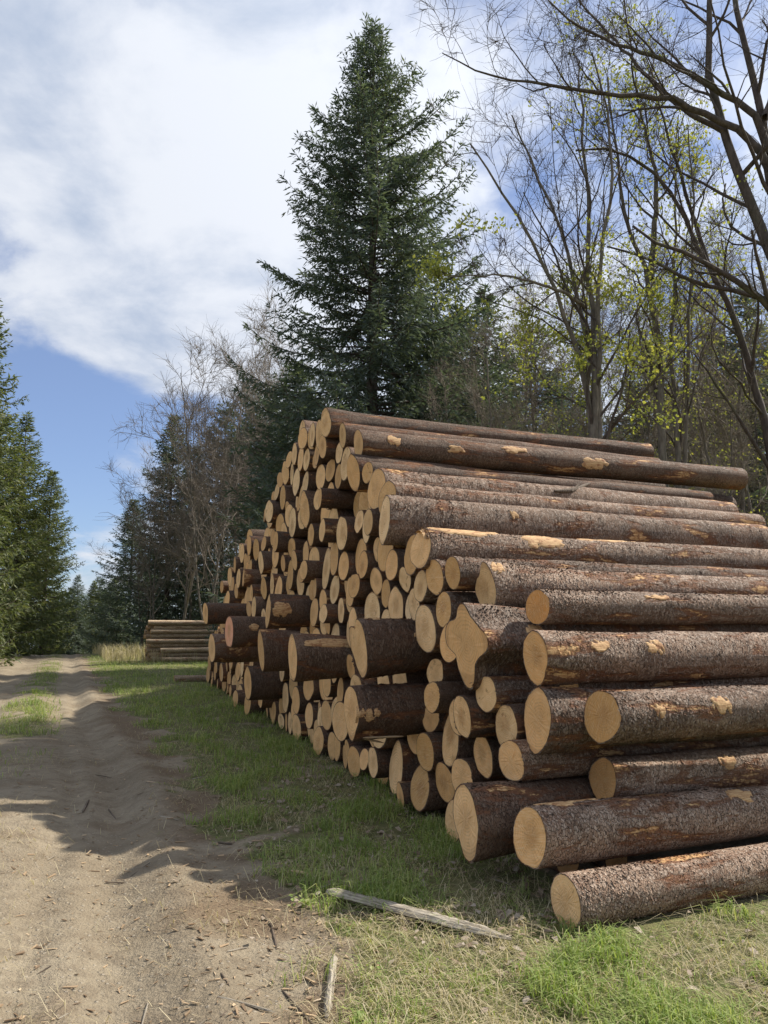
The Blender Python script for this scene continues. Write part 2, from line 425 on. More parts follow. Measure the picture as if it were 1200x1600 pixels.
def build_ground():
    nf = 420
    th = np.concatenate([np.linspace(-62, 62, nf), np.linspace(62, 298, 60)[1:-1]]) * math.pi / 180
    nr = 420
    r = np.concatenate([np.geomspace(.5, 1.9, 12)[:-1], np.geomspace(1.9, 60, nr - 60), np.geomspace(60, 1500, 50)[1:]])
    R, T = np.meshgrid(r, th, indexing='ij')
    X = R * np.sin(T); Y = R * np.cos(T)
    Z = hgt(X, Y)
    nr_, nt_ = X.shape
    V = np.stack([X.ravel(), Y.ravel(), Z.ravel()], 1)
    V = np.vstack([V, [0, 0, float(hgt(0, 0))]])
    i, j = np.meshgrid(np.arange(nr_ - 1), np.arange(nt_), indexing='ij')
    j2 = (j + 1) % nt_
    Q = np.stack([i * nt_ + j, i * nt_ + j2, (i + 1) * nt_ + j2, (i + 1) * nt_ + j], -1).reshape(-1, 4)[:, ::-1]
    jj = np.arange(nt_); fan = np.stack([np.full(nt_, len(V) - 1), (jj + 1) % nt_, jj], 1)[:, ::-1]
    cen = V[Q].mean(1)
    s = road_s(cen[:, 0], cen[:, 1]) + (fbm(cen[:, 0] * 1.1, cen[:, 1] * 1.1, 40) - .5) * .7
    isr = (s < -.1) & (s > -TRACK_W) & (cen[:, 1] > -25) & (cen[:, 1] < 150)
    def part(name, quads, fanf, mat):
        used = np.unique(np.concatenate([quads.ravel(), fanf.ravel()])) if len(fanf) else np.unique(quads)
        mp = np.full(len(V), -1); mp[used] = np.arange(len(used))
        me = np_mesh(name, V[used], [mp[quads]] + ([mp[fanf]] if len(fanf) else []))
        for nm, fn in (('grassy', grassy), ('debris', debris)):
            a = me.attributes.new(nm, 'FLOAT', 'POINT')
            a.data.foreach_set('value', fn(V[used][:, 0], V[used][:, 1]).astype(np.float32))
        return tag(mesh_obj(name, me, mat), kind='structure')
    part('ground', Q[~isr], fan[:0], M_GROUND)
    part('dirt_track', Q[isr], fan, M_TRACK)
build_ground()

# ------------------------------------------------------------------ logs
PROFILES = {}   # radius at 12 clock positions (12 o'clock first, clockwise as one looks at the sawn end)
def clock(profile, ang):
    """ang: clock angle in radians, smooth periodic interpolation"""
    p = np.asarray(profile); n = len(p)
    t = (ang / (2 * math.pi) * n) % n
    i = np.floor(t).astype(int); f = t - i
    p0, p1, p2, p3 = p[(i - 1) % n], p[i % n], p[(i + 1) % n], p[(i + 2) % n]
    return .5 * ((2 * p1) + (-p0 + p2) * f + (2 * p0 - 5 * p1 + 4 * p2 - p3) * f ** 2 + (-p0 + 3 * p1 - 3 * p2 + p3) * f ** 3)

def log_meshes(nseg, nring, seed, L=5.0, profile=None, flare=.5, lump=.02, taper=.12, knots=6, cut_slant=.0, bend=.0, rough=0.0):
    """unit-radius log along +Z; returns bark mesh, near end mesh, far end mesh. local -X is the viewer's right"""
    g = np.random.default_rng(seed)
    z = np.linspace(0, 1, nring) ** 1.15 * L
    a = np.linspace(0, 2 * math.pi, nseg, endpoint=False)
    Zg, A = np.meshgrid(z, a, indexing='ij')
    r = np.ones_like(Zg) * (1 - taper * Zg / L)
    for k in (2, 3, 5):
        ph = g.uniform(0, 6.28); r += lump * g.uniform(.3, 1) / (k / 2) * np.cos(k * A + ph + Zg * g.uniform(-.4, .4))
    for k in range(3):
        r += lump * .5 * np.sin(Zg * g.uniform(1.2, 5) + g.uniform(0, 6.28)) * (1 + .5 * np.cos(A + g.uniform(0, 6.28)))
    if profile is not None:
        cl = (math.pi / 2 - A)                       # A=90deg is up (local +Y); viewer's right is local -X
        ca = np.arctan2(-np.cos(A), np.sin(A))       # clock angle: 0 up, + toward viewer's right
        pr = clock(profile, ca)
        wgt = np.exp(-(Zg / flare) ** 1.5)
        r = r * (1 + (pr - 1) * wgt)
    for k in range(knots):
        z0 = g.uniform(.3, L - .3); a0 = g.uniform(0, 6.28)
        da = np.angle(np.exp(1j * (A - a0)))
        r += g.uniform(.03, .08) * np.exp(-(da / .22) ** 2 - ((Zg - z0) / .07) ** 2)
    if rough:
        r += rough * (fbm(A * 7 + 50, Zg * 14, seed, 3) - .5) * (.4 + .6 * np.abs(np.cos(A * .5)))
        r += rough * .6 * (vnoise(A * 16 + 90, Zg * 40, seed + 3) - .5)
    bx = bend * np.sin(Zg / L * math.pi)
    X = r * np.cos(A) + bx; Y = r * np.sin(A) + bx * .5
    # slightly oblique saw cut
    sl = cut_slant * (X * g.uniform(-1, 1) + Y * g.uniform(-1, 1))
    Zc = Zg + sl * np.exp(-(Zg / .15))
    V = np.stack([X, Y, Zc], -1).reshape(-1, 3)
    i, j = np.meshgrid(np.arange(nring - 1), np.arange(nseg), indexing='ij'); j2 = (j + 1) % nseg
    Q = np.stack([i * nseg + j, i * nseg + j2, (i + 1) * nseg + j2, (i + 1) * nseg + j], -1).reshape(-1, 4)
    # bark rim on both ends
    BK = .955
    f_in = V[:nseg].copy(); c0 = f_in.mean(0); f_in[:, :2] = c0[:2] + (f_in[:, :2] - c0[:2]) * BK
    b_in = V[-nseg:].copy(); c1 = b_in.mean(0); b_in[:, :2] = c1[:2] + (b_in[:, :2] - c1[:2]) * BK
    nV = len(V); jj = np.arange(nseg); jn = (jj + 1) % nseg
    rimF = np.stack([jj, nV + jj, nV + jn, jn], 1)
    rimB = np.stack([nV - nseg + jj, nV - nseg + jn, nV + nseg + jn, nV + nseg + jj], 1)
    VV = np.vstack([V, f_in, b_in])
    bark = np_mesh('log_bark', VV, [Q, rimF, rimB])
    bark.polygons.foreach_set('use_smooth', np.concatenate([np.ones(len(Q), bool), np.zeros(2 * nseg, bool)]))
    def cap(ringv, c, sgn):
        inner = [ringv + np.array([0, 0, sgn * .0015])]
        for fr in (.72, .42):
            rr = c + (ringv - c) * fr; rr = rr + np.array([0, 0, 1]) * g.normal(0, .0012, (nseg, 1)); inner.append(rr)
        pts = np.vstack(inner + [c[None]])
        fs = []
        for q in range(2):
            o = q * nseg
            fs.append(np.stack([o + jj, o + nseg + jj, o + nseg + jn, o + jn], 1))
        o = 2 * nseg
        tri = np.stack([o + jj, np.full(nseg, 3 * nseg), o + jn], 1)
        qd = np.vstack(fs)
        if sgn > 0: qd = qd[:, ::-1]; tri = tri[:, ::-1]
        return np_mesh('sawn_end', pts, [qd, tri], smooth=False)
    return bark, cap(f_in, c0, -1), cap(b_in, c1, 1)

def log_matrix(pos, axis, r, roll, length_scale=1.0, lateral=None):
    """columns: local X, Y (up), Z (along log)"""
    z = Vector(axis).normalized()
    x = Vector((0, 0, 1)).cross(z).normalized() * 1.0      # up x axis
    y = z.cross(x)
    M = Matrix((x, y, z)).transposed().to_4x4()
    M = M @ Matrix.Rotation(roll, 4, 'Z') @ Matrix.Diagonal((r, r, length_scale, 1))
    M.translation = Vector(pos)
    return M

def make_log(name, meshes, M, bark_mat, sawn_mat, label, cat, group):
    bark, f, b = meshes
    o = mesh_obj(name, bark, bark_mat); o.matrix_world = M
    k = float(rng.uniform(0, 1)); o.color = (k, k, k, 1)
    for me in (f, b):
        if len(me.materials) and me.materials[0] is not sawn_mat: me = me.copy(); me.materials.clear()
        mesh_obj('sawn_end', me, sawn_mat, o)
    return tag(o, label, cat, group)

# (x px, y px, height px, how far it sticks out of the face in metres)
PICKS = [
 (836,1028,84,-0.14),(940,1119,82,-0.38),(889,1081,60,-0.56),(840,1125,94,-0.11),(894,1198,76,-0.69),(942,1219,69,-0.54),(836,1237,62,-0.51),(827,1308,90,0.20),
 (801,1064,60,-0.49),(760,1087,54,-0.01),(791,1132,68,-0.08),(799,1194,64,0.00),(755,1183,69,-0.14),(722,1119,67,0.08),(704,1155,80,-0.09),(675,1088,49,.05),(680,1052,46,-.05),
 (673,1122,40,-.1),(648,1153,48,-.1),(664,1171,60,0),(656,1231,66,0),(695,1222,60,-0.08),(721,1213,60,-0.07),(727,1272,98,0.37),(748,1052,50,-0.31),
 (727,1004,108,0.10),(693,952,60,0.01),(657,916,52,.05),(657,857,62,.1),(707,895,54,-0.00),(759,920,70,-0.17),(840,949,58,-0.37),(612,883,50,.05),(603,908,40,-.05),(567,883,44,.05),
 (547,919,44,.05),(607,950,44,-.1),(641,951,46,-.05),(591,851,40,-.05),(561,1005,88,.5),(600,1070,54,.0),(568,1075,46,-.1),(548,1043,40,0),
 (560,693,45,.0),(530,702,34,.0),(504,688,36,.15),(509,662,40,.15),(487,684,40,.0),(472,675,40,.0),(460,709,36,0),(479,718,36,0),(495,716,40,.05),(501,737,40,.0),
 (516,736,38,0),(529,739,38,0),(552,744,54,.1),(581,768,40,-.1),(573,805,50,0),(601,811,76,.15),(534,828,54,.1),(515,772,42,.0),(497,779,32,0),(477,757,44,0),(463,753,44,0),
 (446,738,38,0),(457,816,48,0),(476,794,56,.05),(486,835,36,.05),(478,861,40,0),(491,874,42,0),(456,855,32,0),(510,892,60,.0),(537,879,42,.05),(523,919,44,0),
 (505,931,36,.05),(490,923,40,0),(483,937,42,-.05),(533,953,42,0),(507,964,32,0),(489,976,36,0),(494,1000,42,.05),(476,998,48,-.05),(524,997,44,0),(521,1026,34,-.05),
 (419,955,50,.62),(408,1006,54,.50),(457,1052,68,.62),(532,1062,44,0),(438,1016,36,.1),(549,1118,78,.6),(529,1117,58,-.05),(519,1153,40,0),(510,1116,42,0),(483,1118,40,0),
 (501,1134,36,0),(497,1169,44,.05),(463,1145,40,.05),(453,1137,34,0),(439,1141,24,0),(427,1129,34,0),(459,1108,32,0),(446,1090,48,0),(553,1193,46,.05),(539,1184,36,0),
 (619,1199,78,.0),(598,1200,50,-.1),(321,957,32,1.0),(358,985,44,.85),(331,1010,42,1.0),(387,1067,50,.55)]
SPECIAL = {   # clock profile, flare length, label
 (727,1004): ([1.12,.86,.95,1.22,.80,.78,1.36,1.02,.72,1.08,1.04,.80], .55, 'log with a star shaped lobed butt end jutting from the tall stack'),
 (727,1272): ([1.12,1.0,.9,.92,1.0,1.27,1.25,.92,.88,.98,1.0,1.04], .6, 'thick log with a flared butt pointed at the bottom, resting low beside the grass'),
 (561,1005): ([.94,1.0,.96,.92,.98,1.12,1.18,.98,.88,1.12,1.24,.76], .55, 'thick dark log with a notched two lobed butt jutting far out of the stack'),
 (457,1052): ([1.14,.95,.88,.86,.9,1.0,1.12,1.0,.92,.9,.95,1.06], .5, 'jutting dark log with a tall narrow butt and a bare strip along its top'),
 (549,1118): ([1.02,.98,.95,.98,.92,.95,1.22,1.05,.92,.95,.98,1.0], .5, 'thick jutting log with torn splinters hanging under its butt, above the bottom row'),
 (419,955): ([1.12,.9,.98,.94,.92,1.0,1.16,1.06,.94,.92,.96,1.02], .5, 'jutting dark log with an ear shaped bare wood notch behind its butt'),
 (408,1006): ([1.15,.95,.86,.9,1.0,1.12,1.12,.98,.86,.86,.92,1.02], .5, 'jutting log with a ragged narrow butt, just beneath the ear notched log'),
 (840,1125): ([1.05,.98,.92,.90,.92,.98,1.08,1.0,.92,.98,1.05,1.02], .5, 'very thick log with an egg shaped sawn end on the sloping side of the stack'),
 (836,1028): ([1.0,1.04,1.10,1.02,.88,.98,1.02,.98,.96,.98,.98,.92], .6, 'log with a lobed kidney shaped end, directly above the egg shaped one'),
 (759,920): ([1.24,1.08,.95,.92,.95,1.0,1.02,.98,.95,1.0,.86,.80], .5, 'log with a split notched butt rising to a corner on the sloping side'),
 (601,811): ([1.08,.95,.82,.80,.84,.95,1.12,1.0,.86,.80,.82,.95], .5, 'log with a tall oval sawn end and a dark rot hole near its foot'),
 (657,857): ([1.06,1.0,.94,.94,1.0,1.12,1.05,.95,.95,.96,.98,1.02], .5, 'log with bark torn off along its top and a bulging knot'),
 (552,744): ([1.12,.94,.88,.86,.92,1.06,1.14,1.04,.9,.88,.9,1.0], .5, 'log with a pear shaped end and a pale scraped strip near the stack top'),
 (509,662): ([1.25,1.0,.8,.85,.95,1.05,1.05,1.0,.9,.8,.85,1.1], .4, 'topmost log with a jagged splintered end sticking up'),
 (600,1070): ([.8,.95,1.05,1.0,.95,1.0,1.15,1.0,.95,1.0,1.05,.95], .4, 'recessed log with a V shaped stained butt between two jutting thick logs'),
 (704,1155): ([1.12,.98,.90,.90,1.0,1.08,1.06,1.02,.96,.92,.92,1.0], .5, None),
 (619,1199): ([1.1,.98,.9,.9,.96,1.04,1.08,1.0,.94,.92,.94,1.02], .5, 'thick log with a tall egg shaped end standing in the bottom row on the grass'),
 (510,892): ([1.15,1.05,.9,.86,.9,1.05,1.1,1.0,.9,.88,.95,1.1], .4, None),
 (476,794): ([1.15,.9,.85,.85,.95,1.05,1.15,1.0,.9,.85,.9,1.0], .4, None),
 (748,1052): ([.6,.9,1.1,1.05,.9,1.0,1.1,.9,.8,.9,.9,.8], .4, None),
}
OWN = {   # other logs one can single out
 (827,1308): 'long straight thick log on the skids, just behind the log on the grass',
 (942,1219): 'long slim log just above the long straight log on the skids',
 (940,1119): 'long thick log with a perfectly round pale end on the sloping side',
 (889,1081): 'long slim log tucked behind the thick one with the perfectly round end',
 (840,949): 'log with a round orange tinted end lying at a slant above the kidney shaped one',
 (560,693): 'thick patchy log with peeled knots crossing the top of the stack',
 (321,957): 'short dark log stub jutting farthest towards the track, grey bark on top',
 (358,985): 'jutting log with a pinkish red sawn end',
 (331,1010): 'jutting dark log beneath the one with the pinkish end',
 (387,1067): 'jutting dark log with a pale upright oval end, lowest of the far jutting ones',
}
SKYLINE = np.array([(-.1,0),(.25,.45),(.75,.95),(1.3,1.55),(2.0,2.15),(2.7,2.6),(3.4,3.0),(4.3,3.55),(4.9,3.98),(5.7,4.42),(7.0,4.65),(7.9,4.92),(9.1,4.55),(10.4,4.15),(11.8,3.65),
                    (13.5,3.85),(15.1,3.7),(16.2,3.05),(17.5,2.35),(19.5,1.35),(21.0,.35),(21.3,0)])
AXB = np.array([FD, -AX]).T
def pick_to_pile(px, py, h, p):
    r = pix_ray(px, py); n = np.array([FD[1], -FD[0]])
    o = P0 - p * AX; t = (o @ n) / (r[:2] @ n); q = r[:2] * t
    return (q - o) @ FD, CAM_H + r[2] * t, h * q[1] / 1202 / 2
def pack_pile():
    g = np.random.default_rng(11)
    U = []; Z = []; Rr = []; Pp = []; K = []
    for i, (px, py, h, p) in enumerate(PICKS):
        u, z, r = pick_to_pile(px, py, h, p)
        U.append(u); Z.append(max(z, r)); Rr.append(r * .965); Pp.append(p); K.append(i)
    # settle the ones taken from the photograph first, then fill the gaps between them
    U = np.array(U); Z = np.array(Z); R = np.array(Rr); P = np.array(Pp); K = np.array(K)
    def relax(U, Z, R, A_u, A_z, stiff, n, up=0.0):
        for it in range(n):
            dU = U[:, None] - U[None]; dZ = Z[:, None] - Z[None]
            D = np.hypot(dU, dZ) + 1e-9; np.fill_diagonal(D, 9)
            ov = np.clip(R[:, None] + R[None] - D, 0, None)
            mU = (ov * dU / D).sum(1) * .42; mZ = (ov * dZ / D).sum(1) * .42
            U = U + mU + (A_u - U) * stiff; Z = Z + mZ + (A_z - Z) * stiff
            Z = np.maximum(Z, R)
        return U, Z
    A0u, A0z = U.copy(), Z.copy()
    U, Z = relax(U, Z, R, U.copy(), Z.copy(), .03, 200)
    au, az = U.copy(), Z.copy()
    st = np.full(len(U), .02)
    # gap filling with shrinking circles
    uu = lambda n: g.uniform(-.1, 21.2, n)
    top = lambda u: np.interp(u, SKYLINE[:, 0], SKYLINE[:, 1])
    for rmin, tries in ((.20, 60000), (.165, 60000), (.14, 60000), (.122, 40000)):
        cu = uu(tries); cz = g.uniform(.1, 4.8, tries)
        for a, b in zip(cu, cz):
            big = .94 if a < 9 else 1.0
            rm = rmin * big
            if b > top(a) - rm * .95 or b < rm: continue
            d = np.hypot(U - a, Z - b) - R
            m = min(d.min(), b)
            if m < rm: continue
            if (a < 1.0 and b < .8) or (a < 1.6 and b < .4): continue
            r = min(m, rm * g.uniform(1.0, 1.22)) * .96
            U = np.append(U, a); Z = np.append(Z, b); R = np.append(R, r); P = np.append(P, float(np.clip(g.normal(-.03, .11), -.3, .22))); K = np.append(K, -1)
    au = np.append(au, U[len(au):]); az = np.append(az, Z[len(az):])
    # lower each loose log until it meets what carries it
    for rep in range(3):
        for i in np.argsort(Z):
            if K[i] >= 0 and U[i] < 3.6: continue
            du = np.abs(U - U[i]); m = (du < R + R[i]) & (Z < Z[i]); m[i] = False
            zc = R[i]
            if m.any(): zc = max(zc, (Z[m] + np.sqrt((R[m] + R[i]) ** 2 - du[m] ** 2)).max())
            if Z[i] > zc:
                gap = Z[i] - zc
                grow = min(gap * .6, R[i] * .10); R[i] += grow
                Z[i] -= min(gap - grow, .10)
    pk = (K >= 0) & (U < 3.6); anc_u = U.copy(); anc_z = Z.copy(); n0 = len(PICKS); anc_u[:n0][pk[:n0]] = A0u[pk[:n0]]; anc_z[:n0][pk[:n0]] = A0z[pk[:n0]]
    U, Z = relax(U, Z, R, anc_u, anc_z, np.where(pk, .12, .0), 80)
    return U, Z, R, P, K
PU, PZ, PR, PP, PK = pack_pile()

# keep each picked log on its own line of sight by letting it slide along its axis
for i in range(len(PU)):
    if PK[i] >= 0:
        r = pix_ray(PICKS[PK[i]][0], PICKS[PK[i]][1])
        # P0 + u FD - p AX = t r  ->  unknown t, p
        A = np.array([[r[0], AX[0]], [r[1], AX[1]]]); t, p = np.linalg.solve(A, P0 + PU[i] * FD)
        PP[i] = float(np.clip(p, PP[i] - .35, PP[i] + .35))

def pile_pos(u, z, p):
    q = P0 + u * FD - p * AX
    return (float(q[0]), float(q[1]), float(z))
dist = np.array([np.hypot(*(P0 + u * FD)) for u in PU])
size_px = PR / dist
order = np.argsort(-(size_px + (PK >= 0) * .01))
keep = set(order[:305].tolist())
def plain_label(i):
    u, z, r = PU[i], PZ[i], PR[i]
    size = 'slim' if r < .15 else ('thick' if r > .19 else 'middling')
    gap = np.interp(u, SKYLINE[:, 0], SKYLINE[:, 1]) - z
    if z < r + .06: where = 'in the bottom row of the tall stack, ends above the grass'
    elif u > 17: where = 'on the falling far slope of the tall stack, facing the low stack'
    elif gap < .50 and u < 5.2: where = 'long side bared on the near sloping flank of the tall stack'
    elif gap < .50: where = 'in the topmost layer of the tall stack'
    elif gap < .95: where = 'in the second layer down from the top of the tall stack'
    elif z < .62: where = 'in the second row above the grass in the tall stack'
    elif z < 1.5: where = 'low in the tall stack, among the jutting logs' if u < 12.5 else 'in the lower middle of the tall stack, past the jutting logs'
    else: where = 'in the upper middle of the tall stack, above the jutting logs' if u < 12.5 else 'in the upper middle of the tall stack towards the low stack'
    return f'{size} log {where}', f'{size} logs {where}'
LANDMARK = {(727, 1004): 'star shaped butt', (727, 1272): 'butt pointed at the bottom', (561, 1005): 'notched two lobed butt', (549, 1118): 'butt with hanging splinters', (840, 1125): 'egg shaped end on the slope',
            (836, 1028): 'kidney shaped end', (759, 920): 'split notched butt', (601, 811): 'tall oval rot holed end', (657, 857): 'bark torn knotty log', (552, 744): 'pear shaped end',
            (509, 662): 'jagged splintered end', (600, 1070): 'V shaped stained butt', (619, 1199): 'tall egg shaped bottom row end', (457, 1052): 'tall narrow jutting butt', (560, 693): 'patchy log with peeled knots',
            (940, 1119): 'perfectly round pale end', (840, 949): 'round orange tinted end', (942, 1219): 'slim log above the skid borne one'}
NEIGHBOUR = {}
_taken = set(i for i in range(len(PU)) if PK[i] >= 0 and (PICKS[PK[i]][:2] in OWN or (PICKS[PK[i]][:2] in SPECIAL and SPECIAL[PICKS[PK[i]][:2]][2])))
for i in sorted(_taken):
    nm = LANDMARK.get(PICKS[PK[i]][:2])
    if not nm: continue
    for rel, (du, dz) in {'directly above': (0, 1), 'directly below': (0, -1), 'on the low stack side of': (1, 0), 'on the sloping flank side of': (-1, 0)}.items():
        D = np.stack([PU - PU[i], PZ - PZ[i]], 1); n = np.hypot(D[:, 0], D[:, 1]) + 1e-6
        ok = (n < PR + PR[i] + .10) & ((D @ np.array([du, dz])) / n > .72); ok[i] = False
        for j in np.argsort(n):
            if ok[j] and j not in _taken and j in keep:
                size = 'slim' if PR[j] < .15 else ('thick' if PR[j] > .19 else 'middling')
                NEIGHBOUR[j] = f'{size} plain log {rel} the {nm}'; _taken.add(j); break
BASES = [log_meshes(30, 14, 100 + k, profile=(None if k < 7 else list(np.random.default_rng(k).uniform(.93, 1.06, 12))), flare=.5, lump=.022 + .006 * (k % 3), cut_slant=.02, knots=5) for k in range(12)]
stuff_V = []; stuff_F = []; stuff_I = []; nstuff = 0
bark_flake_jobs = []; LOGS = {}
g_log = np.random.default_rng(5)
top_at = lambda u: np.interp(u, SKYLINE[:, 0], SKYLINE[:, 1])
for i in range(len(PU)):
    u, z, r, p = PU[i], PZ[i], PR[i], PP[i]
    key = PICKS[PK[i]][:2] if PK[i] >= 0 else None
    surf = top_at(u) - z < .55
    L = 5.0 + g_log.uniform(-.12, .25)
    if key in ((560, 693), (552, 744)): L = 5.9
    yaw = g_log.normal(0, .010) if not surf else g_log.normal(0, .016)
    tilt = g_log.normal(0, .004)
    ax = (math.sin(AXA + yaw), math.cos(AXA + yaw), tilt)
    pos = pile_pos(u, z, p)
    hero = key is not None and (dist[i] < 9.3) or (surf and u < 8.5)
    if i not in keep:
        me, f, b = BASES[i % 7]
        M = log_matrix(pos, ax, r, g_log.uniform(0, 6.28), L / 5)
        for mi, m_ in enumerate((me, f, b)):
            nv = len(m_.vertices); co = np.empty(nv * 3, np.float32); m_.vertices.foreach_get('co', co)
            co = np.hstack([co.reshape(-1, 3), np.ones((nv, 1))]) @ np.array(M).T
            fs = [tuple(v + nstuff for v in pl.vertices) for pl in m_.polygons]
            stuff_V.append(co[:, :3]); stuff_F += fs; stuff_I += [0 if mi == 0 else 1] * len(fs); nstuff += nv
        continue
    label, grp = (NEIGHBOUR[i], 'neighbours of the odd shaped logs') if i in NEIGHBOUR else plain_label(i)
    if key in SPECIAL:
        prof, fl, lab = SPECIAL[key]
        if lab: label, grp = lab, None
        ms = log_meshes(64, 64 if dist[i] < 7 else 36, 500 + i, profile=prof, flare=fl, lump=.03, knots=7, cut_slant=.03, rough=.035)
        roll = 0.0
    elif hero:
        ms = log_meshes(64 if u < 3 else 40, 100 if u < 3 else 40, 500 + i, profile=list(np.random.default_rng(i).uniform(.96, 1.04, 12)), lump=.03, knots=8, cut_slant=.02, rough=.035 if u < 3 else .010, bend=g_log.normal(0, .06))
        roll = g_log.uniform(0, 6.28)
    else:
        ms = BASES[g_log.integers(len(BASES))]; roll = g_log.uniform(0, 6.28)
    if key in OWN: label, grp = OWN[key], None; roll = 0.0
    M = log_matrix(pos, ax, r, roll, L / 5)
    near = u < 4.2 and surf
    o = make_log('log', ms, M, MB_LIT if near else MB_MAIN, {(358, 985): M_SAWN_PINK, (840, 949): M_SAWN_ORANGE}.get(key, M_SAWN), label, 'log', grp)
    if key == (827, 1308): o.color = (.135, .135, .135, 1)
    if key: LOGS[key] = (o, r)
    if near or (hero and dist[i] < 7.5): bark_flake_jobs.append((o, r, L, surf))
if stuff_V:
    me = bpy.data.meshes.new('inner_logs')
    me.from_pydata(np.vstack(stuff_V).tolist(), [], stuff_F)
    me.materials.append(MB_MAIN); me.materials.append(M_SAWN)
    me.polygons.foreach_set('material_index', np.array(stuff_I, np.int32)); me.update()
    o = bpy.data.objects.new('stacked_logs', me); COL.objects.link(o)
    tag(o, 'remaining small looking logs filling the far end and gaps of the tall stack', 'logs', kind='stuff')

# the log lying apart on the grass in front, and the skids below the stack
gl = pix_ground(887, 1452)
g0 = np.array([gl[0], gl[1] + .03]); g1 = pix_ground(1200, 1390)
r_low = .142
ms = log_meshes(72, 150, 901, lump=.02, knots=6, rough=.03, taper=.10)
axd = np.array([g1[0] - g0[0], g1[1] - g0[1]]); axd /= np.hypot(*axd)
M = log_matrix((g0[0], g0[1], r_low - .012), (axd[0], axd[1], 0.0), r_low, 1.0, 1.0)
o = make_log('log', ms, M, MB_LIT, M_SAWN, 'smooth grey barked log lying apart on the grass, lowest and outermost of all', 'log', None)
bark_flake_jobs.append((o, r_low, 5.0, True))
o.color = (.06, .06, .06, 1)

def add_flakes(o, r, L, surf, seed):
    g = np.random.default_rng(seed)
    me = o.data; n = len(me.vertices); co = np.empty(n * 3, np.float32); me.vertices.foreach_get('co', co); co = co.reshape(-1, 3)
    nr = np.empty(n * 3, np.float32); me.vertices.foreach_get('normal', nr); nr = nr.reshape(-1, 3)
    cnt = 5000 if surf else 1200
    sel = np.where((co[:, 2] > .03) & (co[:, 2] < (4.9 if surf else 1.0)) & (np.hypot(co[:, 0], co[:, 1]) > .8))[0]
    # more of them toward the near end, and in drifts
    wgt = np.exp(-co[sel, 2] * .35) * (.15 + sstep(fbm(np.arctan2(co[sel, 1], co[sel, 0]) * 2 + 9, co[sel, 2] * 3, seed), .35, .6))
    pick = g.choice(sel, cnt, p=wgt / wgt.sum())
    P = co[pick] * np.array([r, r, 1.0]); Nn = nr[pick] / np.array([r, r, 1.0]); Nn /= np.linalg.norm(Nn, axis=1, keepdims=True)
    P = P + np.stack([g.normal(0, .006, cnt), g.normal(0, .006, cnt), g.uniform(-.03, .03, cnt)], 1)
    rad = np.hypot(co[pick, 0], co[pick, 1]) * r
    ang = np.arctan2(P[:, 1], P[:, 0]); P[:, 0] = np.cos(ang) * rad; P[:, 1] = np.sin(ang) * rad
    Nn = np.stack([np.cos(ang), np.sin(ang), np.zeros(cnt)], 1)
    T = np.cross(Nn, [0, 0, 1.0]); T /= np.linalg.norm(T, axis=1, keepdims=True); B = np.cross(T, Nn)
    tw = (math.pi / 2 + g.uniform(-.5, .5) + g.normal(0, .3, cnt))[:, None]
    T2 = T * np.cos(tw) + B * np.sin(tw); B2 = -T * np.sin(tw) + B * np.cos(tw)
    w = g.uniform(.003, .007, cnt)[:, None]; l = g.uniform(.006, .019, cnt)[:, None]
    lift = g.uniform(.001, .006, cnt)[:, None]
    v0 = P - T2 * w * g.uniform(.5, 1, (cnt, 1)) - B2 * l - Nn * .003
    v1 = P + T2 * w - B2 * l * g.uniform(.5, 1, (cnt, 1)) - Nn * .003
    v2 = P + T2 * w * g.uniform(.4, 1, (cnt, 1)) + B2 * l + Nn * lift
    v3 = P - T2 * w + B2 * l * g.uniform(.5, 1, (cnt, 1)) + Nn * lift
    V = np.stack([v0, v1, v2, v3], 1).reshape(-1, 3) / np.array([r, r, 1.0])
    F = np.arange(4 * cnt).reshape(-1, 4)
    c = mesh_obj('bark_scales', np_mesh('bark_scales', V, F, smooth=False), o.data.materials[0], o)
    c.color = o.color; tag(c, kind='stuff')
for k, (o, r, L, surf) in enumerate(bark_flake_jobs): add_flakes(o, r, L, surf, 40 + k)

